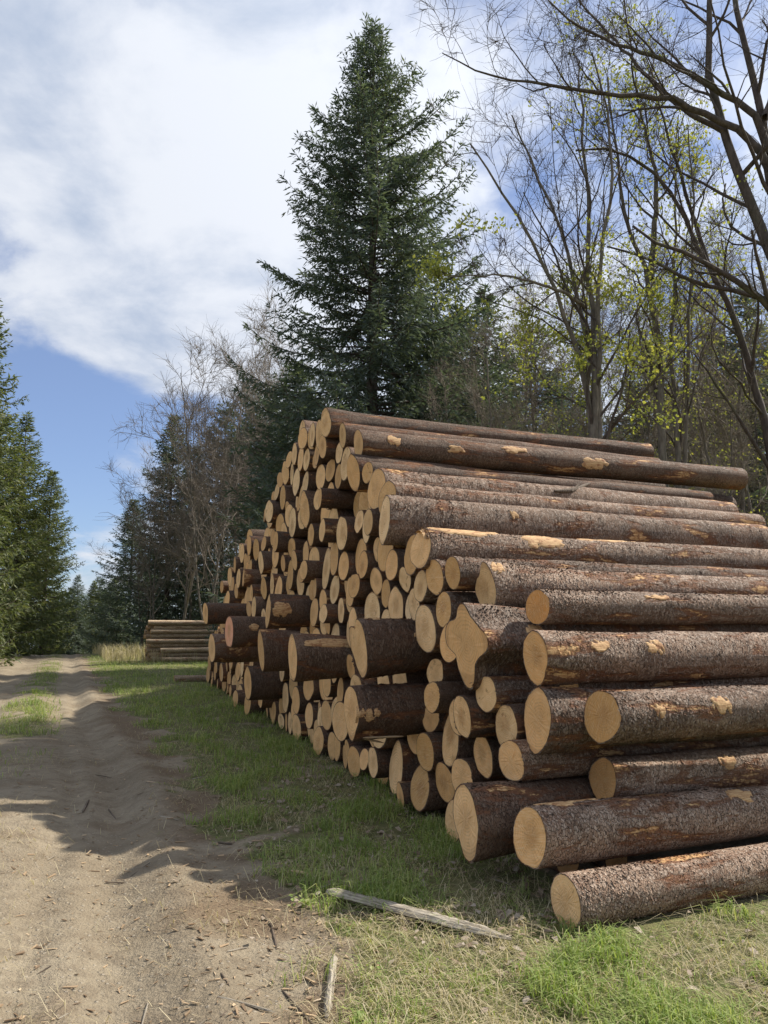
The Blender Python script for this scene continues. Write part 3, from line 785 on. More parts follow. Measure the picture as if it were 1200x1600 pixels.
# bare wood where bark was ripped off, and one sunlit wedge in wood colour: thin plates that follow the log and dive under its bark at their edges
def bare_or_sunlit_patch(key, c0, c1, z0, z1, seed, proud=.007, mat=None):
    o, r = LOGS[key] if not isinstance(key, tuple) or key in LOGS else (None, None)
    if o is None: return
    me = o.data; n = len(me.vertices); co = np.empty(n * 3, np.float32); me.vertices.foreach_get('co', co); co = co.reshape(-1, 3)
    g = np.random.default_rng(seed); ns, nz = 20, 34
    s, t = np.meshgrid(np.linspace(-1, 1, ns), np.linspace(-1, 1, nz), indexing='ij')
    rho = s ** 2 + t ** 2; ed = .62 - .95 * rho + (fbm(s * 1.7 + seed * 3.1, t * 3.2 + seed, seed, 4) - .5) * 1.9 - 2.5 * np.clip(np.maximum(np.abs(s), np.abs(t)) - .8, 0, 1)
    cl = (c0 + c1) / 2 + (c1 - c0) / 2 * s + .25 * (fbm(t * 3 + 5, t * 0 + seed, seed, 2) - .5)
    z = (z0 + z1) / 2 + (z1 - z0) / 2 * t
    ca = cl / 12 * 2 * math.pi; ang = np.arctan2(np.cos(ca), -np.sin(ca))
    R = np.empty_like(z); va = np.arctan2(co[:, 1], co[:, 0]); vr = np.hypot(co[:, 0], co[:, 1]); body = vr > .5
    va, vr, vz = va[body], vr[body], co[body, 2]
    for i in range(ns):
        for j in range(nz):
            d = (np.angle(np.exp(1j * (va - ang[i, j])))) ** 2 + ((vz - z[i, j]) * 2.0) ** 2
            k = np.argpartition(d, 4)[:4]; R[i, j] = vr[k].mean()
    R = R + (np.clip(ed, -.6, .22) * 5.0 * proud + (g.uniform(-1, 1, (ns, nz)) * .0012)) / r
    V = np.stack([R * np.cos(ang), R * np.sin(ang), z], -1).reshape(-1, 3)
    i, j = np.meshgrid(np.arange(ns - 1), np.arange(nz - 1), indexing='ij')
    Q = np.stack([i * nz + j, i * nz + j + 1, (i + 1) * nz + j + 1, (i + 1) * nz + j], -1).reshape(-1, 4)
    mesh_obj('bare_or_sunlit_wood', np_mesh('bare_or_sunlit_wood', V, Q), mat or M_BARE, o)
M_BARE = bare_material('ripped wood and sunlit wedge')
for k, (key, c0, c1, z0, z1) in enumerate([((419, 955), 1.6, 4.0, -.02, .30), ((549, 1118), 2.4, 4.0, -.02, .20), ((457, 1052), .8, 2.2, 0, .95), ((657, 857), -.8, 1.9, -.02, .85), ((657, 857), .2, 3.0, .85, 1.45), ((657, 857), -1.0, 1.2, 1.5, 2.4),
        ((561, 1005), 1.9, 2.9, .40, .85), ((561, 1005), -.9, .9, -.02, .20), ((552, 744), 1.9, 3.6, .75, 1.9), ((560, 693), 1.6, 3.4, .25, .42), ((560, 693), 1.2, 3.0, 1.55, 1.9), ((560, 693), 2.0, 4.2, 2.5, 2.95), ((560, 693), 2.4, 3.6, .9, 1.15),  # wedge on top of the notched butt: sunlight painted as pale wood
        ((827, 1308), -1.2, .8, .02, .55), ((827, 1308), .4, 2.0, 1.5, 1.75), ((836, 1028), 1.4, 2.6, .32, .52), ((836, 1028), 1.5, 3.0, .8, 1.0), ((940, 1119), 1.6, 3.2, .75, .95), ((940, 1119), 2.0, 3.2, .28, .38), ((942, 1219), 1.0, 2.8, .9, 1.08),
        ((889, 1081), -.6, 2.2, .02, .35), ((759, 920), .2, 1.8, -.02, .14), ((707, 895), 1.6, 3.4, .3, .62), ((601, 811), 1.6, 2.6, 1.3, 1.42), ((727, 1004), 1.8, 3.0, .35, .55), ((840, 949), 1.2, 2.2, .9, 1.2), ((358, 985), 1.8, 3.0, .25, .45), ((707, 895), .6, 2.4, 1.9, 2.5)]):
    bare_or_sunlit_patch(key, c0, c1, z0, z1, 60 + k)

# rot hole low in the tall oval end
ho, hr = LOGS[(601, 811)]; gh = np.random.default_rng(8); an = np.linspace(0, 2 * math.pi, 14, endpoint=False)
rr = gh.uniform(.6, 1.15, 14) * np.array([.13]); ring = np.stack([rr * np.cos(an) * .9 + .02, rr * np.sin(an) * 1.2 - .62, np.full(14, -.035)], 1)
ring[:, 2] = [min(v.co.z for v in ho.children[0].data.vertices) - .004] * 14
HV = np.vstack([ring, ring * .7 + np.array([.006, -.186, 0]) + np.array([0, 0, .006]), [[.02, -.62, ring[0, 2] + .012]]]); jj = np.arange(14); jn = (jj + 1) % 14
m_rot, NR = new_mat('rotten heartwood')
finish(NR, principled(NR, NR.mix(NR.noise(NR.n('ShaderNodeTexCoord').outputs['Object'], 9.0, 4, .6), c4(.035, .022, .015), c4(.14, .075, .04)), .95, None, .1))
mesh_obj('rot_hole', np_mesh('rot_hole', HV, [np.stack([jj, 14 + jj, 14 + jn, jn], 1), np.stack([14 + jj, np.full(14, 28), 14 + jn], 1)], smooth=False), m_rot, ho)
skid_ms = log_meshes(28, 12, 77, lump=.03, knots=2)
for k, (px, py, lab) in enumerate([(964, 1352, 'skid log whose pale end peeks out between the two lowest long logs'),
                                   (888, 1356, 'skid log whose pale end peeks out under the sunlit grey log'), (0, 0, 'skid log under the far ends of the long sunlit logs')]):
    if k < 2: q = pix_ground(px, py + 12)
    else: q = P0 + .6 * FD + 3.9 * AX
    M = log_matrix((q[0], q[1], .085), (FD[0], FD[1], 0), .092, .3, .28)
    make_log('skid_log', skid_ms, M, MB_MAIN, M_SAWN_OLD, lab, 'log', None)

# ------------------------------------------------------------------ the lower stack farther along the track
FARM = [log_meshes(14, 8, 300 + k, lump=.03, knots=3, taper=.1) for k in range(5)]
F0 = np.array([-11.9, 39.8]); FFD = np.array([-.375, .927]); gfar = np.random.default_rng(3)
FAX = math.radians(69)
rows = 9
for rw in range(rows):
    ncol = 8 - (rw // 4)
    for c in range(ncol):
        r = gfar.uniform(.118, .142)
        u = c * .28 + (rw % 2) * .14 + rw * .035 + gfar.normal(0, .02)
        zz = .13 + rw * .232 + gfar.normal(0, .012)
        q = F0 + u * FFD
        pp = gfar.normal(0, .12) - (.5 if rw < 3 and c == 0 else 0)
        yaw = gfar.normal(0, .012)
        rown = ['bottom row', 'second row up', 'third row up', 'fourth row up', 'fifth row up', 'sixth row up', 'seventh row up', 'row below the top', 'top row'][rw]
        FLAB = (f'peeling light brown log in the {rown} of the low far stack', f'logs in the {rown} of the low far stack') if c else (f'peeling log in the {rown} on the flank of the low far stack', None)
        M = log_matrix((q[0] - pp * math.sin(FAX), q[1] - pp * math.cos(FAX), zz + float(hgt(*q))), (math.sin(FAX + yaw), math.cos(FAX + yaw), gfar.normal(0, .004)), r, gfar.uniform(0, 6.28), 1.0)
        make_log('log', FARM[gfar.integers(5)], M, MB_FAR, M_SAWN_OLD, FLAB[0], 'log', FLAB[1])
q = pix_ground(272, 1066)
M = log_matrix((q[0], q[1], .10), (.93, .36, .0), .12, 0, .30)
make_log('log', log_meshes(20, 14, 333, lump=.06, knots=4), M, MB_FAR, M_SAWN_OLD, 'short thin log lying alone on the grass past the end of the tall stack', 'log', None)

# ------------------------------------------------------------------ trees
class Tubes:
    def __init__(self): self.V = []; self.F = []; self.n = 0
    def tube(self, pts, rad, sides):
        pts = np.asarray(pts, float); rad = np.asarray(rad, float); m = len(pts)
        t = np.gradient(pts, axis=0); t /= np.linalg.norm(t, axis=1, keepdims=True) + 1e-9
        ref = np.array([1.0, 0, 0]) if abs(t[0, 0]) < .8 else np.array([0, 1.0, 0])
        a = np.cross(t, ref); a /= np.linalg.norm(a, axis=1, keepdims=True) + 1e-9
        b = np.cross(t, a)
        an = np.linspace(0, 2 * math.pi, sides, endpoint=False)
        ring = pts[:, None] + rad[:, None, None] * (np.cos(an)[None, :, None] * a[:, None] + np.sin(an)[None, :, None] * b[:, None])
        i, j = np.meshgrid(np.arange(m - 1), np.arange(sides), indexing='ij'); j2 = (j + 1) % sides
        q = np.stack([i * sides + j, i * sides + j2, (i + 1) * sides + j2, (i + 1) * sides + j], -1).reshape(-1, 4)
        self.V.append(ring.reshape(-1, 3)); self.F.append(q + self.n); self.n += m * sides
    def batch(self, P, rad):
        """P (k,m,3) thin three-sided twigs"""
        k, m, _ = P.shape
        t = np.gradient(P, axis=1); t /= np.linalg.norm(t, axis=2, keepdims=True) + 1e-9
        ref = np.where(np.abs(t[..., :1]) < .8, np.array([1.0, 0, 0]), np.array([0, 1.0, 0]))
        a = np.cross(t, ref); a /= np.linalg.norm(a, axis=2, keepdims=True) + 1e-9
        b = np.cross(t, a); an = np.array([0, 2.094, 4.189])
        ring = P[:, :, None] + rad[:, :, None, None] * (np.cos(an)[:, None] * a[:, :, None] + np.sin(an)[:, None] * b[:, :, None])
        base = (np.arange(k) * m * 3)[:, None, None]
        i, j = np.meshgrid(np.arange(m - 1), np.arange(3), indexing='ij'); j2 = (j + 1) % 3
        q = np.stack([i * 3 + j, i * 3 + j2, (i + 1) * 3 + j2, (i + 1) * 3 + j], -1).reshape(1, -1, 4) + base
        self.V.append(ring.reshape(-1, 3)); self.F.append(q.reshape(-1, 4) + self.n); self.n += k * m * 3
    def mesh(self, name): return np_mesh(name, np.vstack(self.V), np.vstack(self.F))

def norm(v): return v / (np.linalg.norm(v, axis=-1, keepdims=True) + 1e-9)
def resample(pts, n):
    pts = np.asarray(pts, float)
    d = np.concatenate([[0], np.cumsum(np.linalg.norm(np.diff(pts, axis=0), axis=1))])
    # smooth (Catmull-Rom like) resampling
    t = np.linspace(0, d[-1], n); out = np.stack([np.interp(t, d, pts[:, k]) for k in range(3)], 1)
    for _ in range(2):
        out[1:-1] = .25 * out[:-2] + .5 * out[1:-1] + .25 * out[2:]
    return out

def sub_branches(path, rads, g, n, t0, len_f, up, ang=(30, 60), nseg=7, taper=.3, rf=(.35, .6), wander=.16, lmax=99.):
    L = np.linalg.norm(np.diff(path, axis=0), axis=1).sum(); out = []
    for k in range(n):
        t = t0 + (1 - t0) * (k + g.uniform(0, 1)) / n
        f = t * (len(path) - 1); i = min(int(f), len(path) - 2); fr = f - i
        p = path[i] * (1 - fr) + path[i + 1] * fr; r = rads[i] * (1 - fr) + rads[i + 1] * fr
        tan = norm(path[i + 1] - path[i]); rnd = norm(np.cross(tan, g.normal(size=3)))
        a = math.radians(g.uniform(*ang)); d = norm(tan * math.cos(a) + rnd * math.sin(a) + np.array([0, 0, up]))
        ln = min(L * len_f * g.uniform(.55, 1.15) * (1 - .55 * t), lmax); q = [p]; st = ln / nseg
        for s in range(nseg):
            d = norm(d + g.normal(0, wander, 3) + np.array([0, 0, up * .22])); q.append(q[-1] + d * st)
        r0 = r * g.uniform(*rf); q = np.array(q)
        out.append((q, r0 * (1 - (1 - taper) * np.linspace(0, 1, nseg + 1))))
    return out
def twig_batch(parents, g, per, lens, up, r0, spread=.9):
    P = []; D = []; 
    for q, r in parents:
        idx = g.integers(1, len(q), per); j = g.uniform(0, 1, per)[:, None]
        P.append(q[idx - 1] * (1 - j) + q[idx] * j); D.append(norm(q[idx] - q[idx - 1]))
    P = np.vstack(P); D = np.vstack(D); k = len(P)
    d = norm(D + g.normal(0, spread * .6, (k, 3)) + np.array([0, 0, up]))
    ln = g.uniform(*lens, k)[:, None]; m = 4; pts = [P]; cur = P
    for s in range(m - 1):
        d = norm(d + g.normal(0, .22, (k, 3)) + np.array([0, 0, up * .3])); cur = cur + d * ln / (m - 1); pts.append(cur)
    pts = np.stack(pts, 1); rad = r0 * np.linspace(1, .5, m)[None] * g.uniform(.7, 1.2, (k, 1))
    return pts, rad
def leaf_cards(pos, g, per, size, spread, droop=-.3):
    k = len(pos) * per
    P = np.repeat(pos, per, 0) + g.normal(0, spread, (k, 3))
    d = norm(g.normal(0, 1, (k, 3)) + np.array([0, 0, droop])); n = norm(np.cross(d, g.normal(0, 1, (k, 3))))
    s = (size * g.uniform(.55, 1.3, k))[:, None]; w = n * s * .42
    c = np.cross(d, n) * s * .12
    V = np.stack([P, P + d * s * .45 + w + c, P + d * s, P + d * s * .45 - w + c], 1).reshape(-1, 3)
    return V, np.arange(4 * k).reshape(-1, 4)

def bare_tree(name, stems, seed, label, group, mats, limbs=9, br=7, tw=9, twl=(.35, .9), up=.25, leafn=0, leaf_sel=None, twr=.0045, limb_f=.42, base=None):
    """stems: list of (points, r0, r1); trunk mesh = stems, crown mesh = limbs + twigs"""
    g = np.random.default_rng(seed)
    root = empty(name, base if base is not None else tuple(stems[0][0][0]))
    off = np.array(root.location)
    T = Tubes(); C = Tubes(); lv2 = []; lv3 = []
    for pts, r0, r1, lim, t0 in stems:
        path = resample(pts, 22); L = np.linalg.norm(np.diff(path, axis=0), axis=1).sum()
        path[1:-1] += g.normal(0, .012 * math.sqrt(L), (20, 3)) * .6
        rad = r0 + (r1 - r0) * np.linspace(0, 1, 22) ** .8
        if r0 > .07 and pts[0][2] < 1.0: rad[0] *= 1.35; rad[1] *= 1.1
        T.tube(path - off, rad, 10)
        lv2 += sub_branches(path, rad, g, lim, t0, limb_f, up, rf=(.38, .62))
    b3 = []
    for q, r in lv2:
        C.tube(q - off, r, 6)
        b3 += sub_branches(q, r, g, br, .2, .5, up * .8, nseg=5, rf=(.4, .65))
    b4 = []
    for q, r in b3:
        C.tube(q - off, np.maximum(r, twr * 1.3), 4)
        b4 += sub_branches(q, np.maximum(r, .006), g, 3, .25, .55, up * .6, nseg=4, rf=(.5, .7))
    for q, r in b4: C.tube(q - off, np.maximum(r, twr), 3)
    pts, rad = twig_batch(b3 + b4, g, tw, twl, up * .5, twr)
    C.batch(pts - off, rad)
    mesh_obj('trunk', T.mesh('trunk'), mats[0], root)
    mesh_obj('crown', C.mesh('crown'), mats[1], root)
    if leafn:
        tips = pts[:, 1:].reshape(-1, 3)
        tips = tips[leaf_sel(tips)] if leaf_sel is not None else tips
        if len(tips) < 40: tips = pts[:, -1][np.argsort(pts[:, -1, 2])[:leafn * 2]]
        tips = tips[g.choice(len(tips), min(leafn, len(tips)), replace=False)]
        V, F = leaf_cards(tips - off, g, 4, .085, .07)
        mesh_obj('leaves', np_mesh('leaves', V, F, smooth=False), M_YOUNG, root)
    return tag(root, label, 'tree', group)

def straight_stems(x, y, h, g, n=1, lean=.06, r=.13, limbs=14, t0=.25):
    out = []; z0 = float(hgt(x, y)) - .1
    for k in range(n):
        d = np.array([g.normal(0, lean), g.normal(0, lean)]); pts = []
        for t in np.linspace(0, 1, 8):
            w = g.normal(0, .012 * h, 2) * t
            pts.append([x + d[0] * h * t + w[0] + (k * .25), y + d[1] * h * t + w[1], z0 + h * t * (1 if k == 0 else .85)])
        out.append((np.array(pts), r * (1 if k == 0 else .75), .02, limbs, t0))
    return out

def spruce_meshes(seed, H, R, base_t=.08, dens=1.0, droop=.5, el=.16, whorl=.42, power=.85, gaps=.12, wid=.055):
    g = np.random.default_rng(seed)
    T = Tubes(); zt = np.linspace(-.2, H, 18)
    wx = np.cumsum(g.normal(0, .03, 18)) * .5; wy = np.cumsum(g.normal(0, .03, 18)) * .5; wx -= wx[1]; wy -= wy[1]
    T.tube(np.stack([wx, wy, zt], 1), np.maximum(.0125 * H * (1 - np.linspace(0, 1, 18)) ** .9, .012) + .0, 10)
    B = Tubes(); CV = []; CF = []; nc = 0
    z = H * base_t
    while z < H - .25:
        t = z / H; nb = int(g.integers(4, 7)) if t > .15 else int(g.integers(3, 6))
        a0 = g.uniform(0, 6.28)
        for k in range(nb):
            if g.uniform() < gaps: continue
            az = a0 + k * 6.28 / nb + g.normal(0, .25)
            ln = R * (1 - t) ** power * g.uniform(.5, 1.08) * (.66 + .68 * float(vnoise(math.cos(az) * 1.4 + 7, math.sin(az) * 1.4 + t * H * .42, seed))) + .16
            if t > .80: ln *= 1 - 2.6 * (t - .80)
            if t < .22: ln *= g.uniform(.7, 1.0)
            if g.uniform() < .08: ln *= 1.2
            e0 = math.radians(8 + 45 * t ** 1.6 + g.normal(0, 7)); m = 9
            s = np.linspace(0, 1, m); dr = droop * (1 - t) * g.uniform(.6, 1.3)
            rr = ln * s; zz = ln * (np.tan(e0) * s * .55 - dr * .75 * s ** 1.3 + (dr * .62 + .10) * s ** 3.2)
            bend = g.normal(0, .12) * s ** 2 * ln
            ca, sa = math.cos(az), math.sin(az)
            bx = np.interp(z, zt, wx); by = np.interp(z, zt, wy)
            P = np.stack([bx + rr * ca - bend * sa, by + rr * sa + bend * ca, z + zz + g.uniform(-.12, .12)], 1)
            B.tube(P, np.maximum(.03 * (ln / 3) * (1 - s) + .006, .006), 4)
            # side shoots
            ns = max(4, int(ln / .14 * dens)); f = g.uniform(.12, 1.0, ns) ** .8 * (m - 1)
            i = np.minimum(f.astype(int), m - 2); fr = (f - i)[:, None]
            p0 = P[i] * (1 - fr) + P[i + 1] * fr; tan = norm(P[i + 1] - P[i])
            side = norm(np.cross(tan, [0, 0, 1.0])) * np.where(g.uniform(size=ns) < .5, 1, -1)[:, None]
            sl = (.18 + .26 * ln * (1 - f / (m - 1)) ** .7 * .6) * g.uniform(.6, 1.25, ns)
            hang = (g.uniform(.1, 1.0, ns) * (.35 + .9 * (1 - t)))[:, None]
            d = norm(side * .75 + tan * g.uniform(.25, .9, (ns, 1)) - np.array([0, 0, 1.0]) * hang + g.normal(0, .15, (ns, 3)))
            step = el * .62; per = np.maximum(2, (sl / step).astype(int) + 1)
            rep = np.repeat(np.arange(ns), per); loc = np.concatenate([np.arange(q) for q in per]) * step
            dd = norm(d[rep] - np.array([0, 0, 1.0]) * (loc * .55)[:, None] + g.normal(0, .25, (len(rep), 3)))
            q0 = p0[rep] + d[rep] * loc[:, None] - np.array([0, 0, 1.0]) * (loc ** 2 * .5)[:, None]
            # needles along the branch axis and its upturned tip
            na = max(5, int(ln / (el * .5))); ia = np.linspace(.1, m - 1.01, na); ii = ia.astype(int); fa = (ia - ii)[:, None]
            qa = P[ii] * (1 - fa) + P[np.minimum(ii + 1, m - 1)] * fa; da = norm(norm(P[np.minimum(ii + 1, m - 1)] - P[ii]) + g.normal(0, .35, (na, 3)))
            q0 = np.vstack([q0, qa]); dd = np.vstack([dd, da]); kq = len(q0)
            l = (el * g.uniform(.7, 1.35, kq))[:, None]; w = norm(np.cross(dd, g.normal(0, 1, (kq, 3)))) * (wid * g.uniform(.6, 1.3, (kq, 1)))
            V = np.stack([q0, q0 + dd * l * .45 + w, q0 + dd * l, q0 + dd * l * .45 - w], 1).reshape(-1, 3)
            CV.append(V); CF.append(np.arange(4 * kq).reshape(-1, 4) + nc); nc += 4 * kq
        z += whorl * g.uniform(.6, 1.3) * (1.0 - .45 * t)
    return T.mesh('trunk'), B.mesh('branches'), np_mesh('needles', np.vstack(CV), np.vstack(CF), smooth=False)

SUNNY = {}
def spruce(meshes, x, y, h_scale, w_scale, rot, label, group, needle=M_NEEDLE, name='spruce_tree', dz=0.0):
    root = empty(name, (x, y, float(hgt(x, y)) + dz)); root.rotation_euler = (0, 0, rot); root.scale = (w_scale, w_scale, h_scale)
    mesh_obj('trunk', meshes[0], M_SPTRUNK, root)
    nm = meshes[2]
    if needle is not M_NEEDLE: nm = SUNNY.setdefault(id(meshes), None) or SUNNY.__setitem__(id(meshes), meshes[2].copy()) or SUNNY[id(meshes)]
    if needle is not M_NEEDLE and M_NEEDLE_SUN.name not in [m.name for m in nm.materials if m]: nm.materials.clear()
    c = mesh_obj('crown', nm, needle, root)
    mesh_obj('branches', meshes[1], M_SPTRUNK, c)
    return tag(root, label, 'tree', group)

# tall spruce behind the stack
SP_HERO = spruce_meshes(21, 27.0, 6.7, base_t=.04, dens=3.1, droop=.78, el=.22, whorl=.30, power=.64, gaps=.10, wid=.030)
SP_A = spruce_meshes(22, 17.0, 4.0, base_t=.02, dens=2.2, droop=.55, el=.25, whorl=.30, power=.75, gaps=.07, wid=.036)
SP_B = spruce_meshes(23, 16.0, 3.7, base_t=.02, dens=2.2, droop=.45, el=.25, whorl=.31, power=.82, gaps=.07, wid=.036)
SP_C = spruce_meshes(24, 15.0, 3.9, base_t=.03, dens=2.2, droop=.6, el=.26, whorl=.34, power=.66, gaps=.10, wid=.038)
def at_px(px, d): return (px - 600) / 1202 * (d / 1.0) * 1.0
spruce(SP_HERO, at_px(582, 28.6), 28.6, .98, 1.0, .4, 'tall dark spruce with a spiky top rising behind the log stack', None)
def sp(ms, px, d, h, w, label, group=None, needle=M_NEEDLE, rot=None, name='spruce_tree'):
    base_h = {id(SP_A): 17.0, id(SP_B): 16.0, id(SP_C): 15.0}[id(ms)]
    return spruce(ms, at_px(px, d), d, h / base_h, w, rng.uniform(0, 6.28) if rot is None else rot, label, group, needle, name)
# companions of the tall spruce
sp(SP_A, 455, 33, 13.5, 1.15, 'broad dark spruce against the left flank of the tall spruce')
sp(SP_C, 690, 32, 15.0, 1.3, 'shorter spruce with drooping boughs right of the tall spruce, behind the stack')
sp(SP_B, 765, 36, 18.5, 1.3, 'dark spruce standing behind the maple with yellow green leaves')
BACK = 'spruces in the wood behind the stack'; BLAB = 'dark spruce deep in the wood behind the bare trees'
for px, d, h, w in [(845, 42, 19, 1.3), (905, 50, 18, 1.2), (965, 46, 14, 1.2), (1090, 44, 16, 1.3), (1140, 38, 17, 1.3), (1195, 33, 17, 1.3), (720, 46, 22, 1.3), (1035, 40, 17, 1.3), (1230, 46, 19, 1.3), (1000, 52, 19, 1.3), (1165, 50, 20, 1.3), (880, 56, 21, 1.3), (1300, 44, 16, 1.2), (640, 44, 19, 1.2)]:
    sp([SP_A, SP_B, SP_C][int(px) % 3], px, d, h, w, BLAB, BACK)
# the row along the left of the track
LEFT = 'spruces along the left of the track'
for px, d, h, w, ms, lab in [(-58, 36, 18.5, 1.0, SP_A, 'tall olive green spruce standing nearest on the left of the track'),
                             (-190, 30, 17, 1.0, SP_B, None), (25, 50, 16.0, 1.15, SP_B, None), (72, 62, 15.0, 1.0, SP_A, 'pointed spruce at the end of the left row by the track'),
                             (-20, 46, 15, 1.2, SP_C, None), (48, 70, 13, 1.1, SP_C, None), (-260, 26, 18, 1.1, SP_A, None)]:
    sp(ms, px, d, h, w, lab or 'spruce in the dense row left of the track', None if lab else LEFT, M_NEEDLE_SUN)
# far end of the track
FAR = 'small spruces closing the far end of the track'
for k in range(13):
    px = 84 + k * 9 + rng.uniform(-4, 4); d = rng.uniform(80, 112)
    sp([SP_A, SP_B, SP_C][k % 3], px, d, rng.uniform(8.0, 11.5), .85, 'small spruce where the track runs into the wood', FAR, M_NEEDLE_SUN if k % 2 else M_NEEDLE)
# spruces behind the low stack
sp(SP_A, 262, 62, 19.5, 1.25, 'dark spruce rising behind the low far stack among bare trees')
sp(SP_A, 205, 74, 15.0, 1.2, 'dark conical spruce at the right edge of the track beyond the low stack')
for px, d, h in [(300, 66, 18), (345, 60, 20), (385, 66, 24), (415, 58, 21), (240, 84, 13)]:
    sp([SP_B, SP_C][px % 2], px, d, h, 1.2, 'spruce half hidden by the bare trees behind the low stack', 'spruces behind the low stack')

# bare trees behind the low stack
gb = np.random.default_rng(77)
def place_bare(px, d, h, seed, label, group, mats, n=1, r=.11, limbs=13, t0=.2, tw=4, up=.24, br=6, twl=(.4, 1.1), leafn=0, limb_f=.42, twr=.006, lean=.05, name='bare_tree'):
    x = at_px(px, d); st = straight_stems(x, d, h, np.random.default_rng(seed), n, lean, r, limbs, t0)
    return bare_tree(name, st, seed, label, group, mats, br=br, tw=tw, twl=twl, up=up, leafn=leafn, twr=twr, limb_f=limb_f, base=(x, d, float(hgt(x, d))))
MIDL = 'bare trees behind the low stack'
protoA = place_bare(322, 50, 18.5, 201, 'bare broad crowned tree with fine branches behind the low stack', MIDL, (M_TRUNK, M_TWIG), n=2, limbs=12, limb_f=.5, twr=.009, lean=.07)
protoB = place_bare(282, 52, 15.0, 202, 'bare broad crowned tree with fine branches behind the low stack', MIDL, (M_TRUNK, M_TWIG), n=2, limbs=12, limb_f=.55, twr=.009, lean=.09)
for px, d, s, rz, src in [(372, 55, 1.28, 1.0, protoA), (245, 56, .82, 2.4, protoB), (345, 54, 1.32, 4.0, protoB), (408, 56, 1.3, 2.0, protoA), (225, 60, .66, .7, protoA), (300, 60, .98, 5.2, protoA), (440, 58, 1.3, 3.3, protoB)]:
    c = copy_tree(src); x = at_px(px, d); c.location = (x, d, float(hgt(x, d))); c.rotation_euler = (0, 0, rz); c.scale = (s, s, s)

# trees behind the right half of the stack, stems laid out from the photograph
def stem_px(pts, d, r0, r1, lim, t0, ground=None, dd=0.0):
    out = []
    for k, (px, py) in enumerate(pts): out.append(pix_depth(px, py, d + dd * k / max(1, len(pts) - 1)))
    if ground is not None:
        gx = at_px(ground, d); out.insert(0, np.array([gx, d, float(hgt(gx, d)) - .1]))
    return (np.array(out), r0, r1, lim, t0)
d1 = 18.0
low = lambda t: (t[:, 2] < 10.8) & (vnoise(t[:, 0] * 1.1 + t[:, 2] * .9, t[:, 2] * 1.2 + 7 - t[:, 1] * .5, 3) > .42)
bare_tree('maple_tree', [
    stem_px([(925, 628), (888, 505), (852, 413), (810, 339), (769, 271), (735, 225)], d1, .135, .018, 12, .3, 930, -1.5),
    stem_px([(925, 633), (921, 546), (893, 431), (866, 321), (820, 239), (800, 180)], d1, .125, .018, 11, .4, 932, 1.0),
    stem_px([(930, 619), (927, 505), (916, 390), (921, 294), (907, 183), (905, 95)], d1, .15, .018, 12, .4, 935, .5),
    stem_px([(934, 550), (937, 413), (962, 257), (948, 160), (925, 82)], d1, .12, .018, 11, .4, 938, -1.0),
    stem_px([(915, 480), (880, 455), (800, 430), (700, 432)], d1, .05, .012, 7, .25, None, -2.0)],
    31, 'many stemmed maple with fresh yellow green leaves behind the stack', None, (M_TRUNK, M_TWIGD), br=5, tw=2, twl=(.25, .8), up=.30, leafn=6500, leaf_sel=low, twr=.0048, limb_f=.36, base=(at_px(930, d1), d1, 0))
d2 = 20.0
bare_tree('maple_tree', [
    stem_px([(1035, 688), (1026, 505), (1017, 436), (989, 376), (966, 298), (962, 220), (950, 120)], d2, .17, .018, 13, .4, 1038),
    stem_px([(1017, 436), (1024, 344), (1026, 275), (1000, 174), (990, 90)], d2, .10, .018, 10, .2, None, .6),
    stem_px([(1058, 688), (1049, 550), (1049, 459), (1058, 390), (1053, 300), (1060, 180)], d2, .11, .016, 10, .35, 1058, 1.0),
    stem_px([(1070, 688), (1077, 505), (1081, 413), (1086, 298), (1075, 200)], d2, .10, .016, 10, .35, 1068, -.8)],
    32, 'grey stemmed maple with thin upright stems beside the leafy one', None, (M_TRUNK, M_TWIGD), br=5, tw=2, twl=(.25, .8), up=.34, leafn=1500, leaf_sel=lambda t: t[:, 2] < 7, twr=.0048, limb_f=.34, base=(at_px(1040, d2), d2, 0))
d3 = 19.5
bare_tree('leaning_tree', [
    stem_px([(1196, 651), (1155, 518), (1118, 440), (1077, 358), (1054, 298), (1026, 257), (970, 225), (900, 235)], d3, .175, .025, 13, .3, 1225, -1.0),
    stem_px([(1118, 440), (1080, 330), (1040, 200), (1010, 90)], d3, .075, .015, 8, .2, None, .5)],
    33, 'bare tree leaning over the stack towards the maple', None, (M_TRUNKD, M_TWIGD), br=5, tw=2, twl=(.25, .7), up=.22, leafn=40, twr=.005, limb_f=.34, base=(at_px(1225, d3), d3, 0))
d4 = 17.5
bare_tree('arching_tree', [
    stem_px([(1262, 560), (1198, 381), (1168, 298), (1132, 206), (1111, 151), (1102, 92), (1109, 0), (1105, -90)], d4, .27, .05, 9, .35, 1290),
    stem_px([(1238, 480), (1215, 330), (1198, 183), (1164, 87), (1148, 23), (1141, -80)], d4, .23, .055, 9, .4, 1292, .5),
    stem_px([(1200, 240), (1182, 174), (1090, 124), (1026, 87), (948, 64), (893, 37), (856, 0)], d4, .105, .018, 11, .2, None, -1.2),
    stem_px([(1205, 290), (1191, 220), (1109, 179), (1040, 151), (948, 147), (856, 133), (765, 122), (691, 83)], d4, .115, .012, 12, .2, None, -1.0),
    stem_px([(1132, 206), (1060, 170), (990, 95), (930, 30), (880, -30)], d4, .075, .018, 9, .2, None, .8),
    stem_px([(1198, 183), (1240, 60), (1280, -60)], d4, .12, .03, 9, .2, None, .3)],
    34, 'dark bare tree arching its limbs high over the right end of the stack', None, (M_TRUNKD, M_TWIGD), br=5, tw=2, twl=(.3, .85), up=.15, leafn=0, twr=.0048, limb_f=.34, base=(at_px(1290, d4), d4, 0))
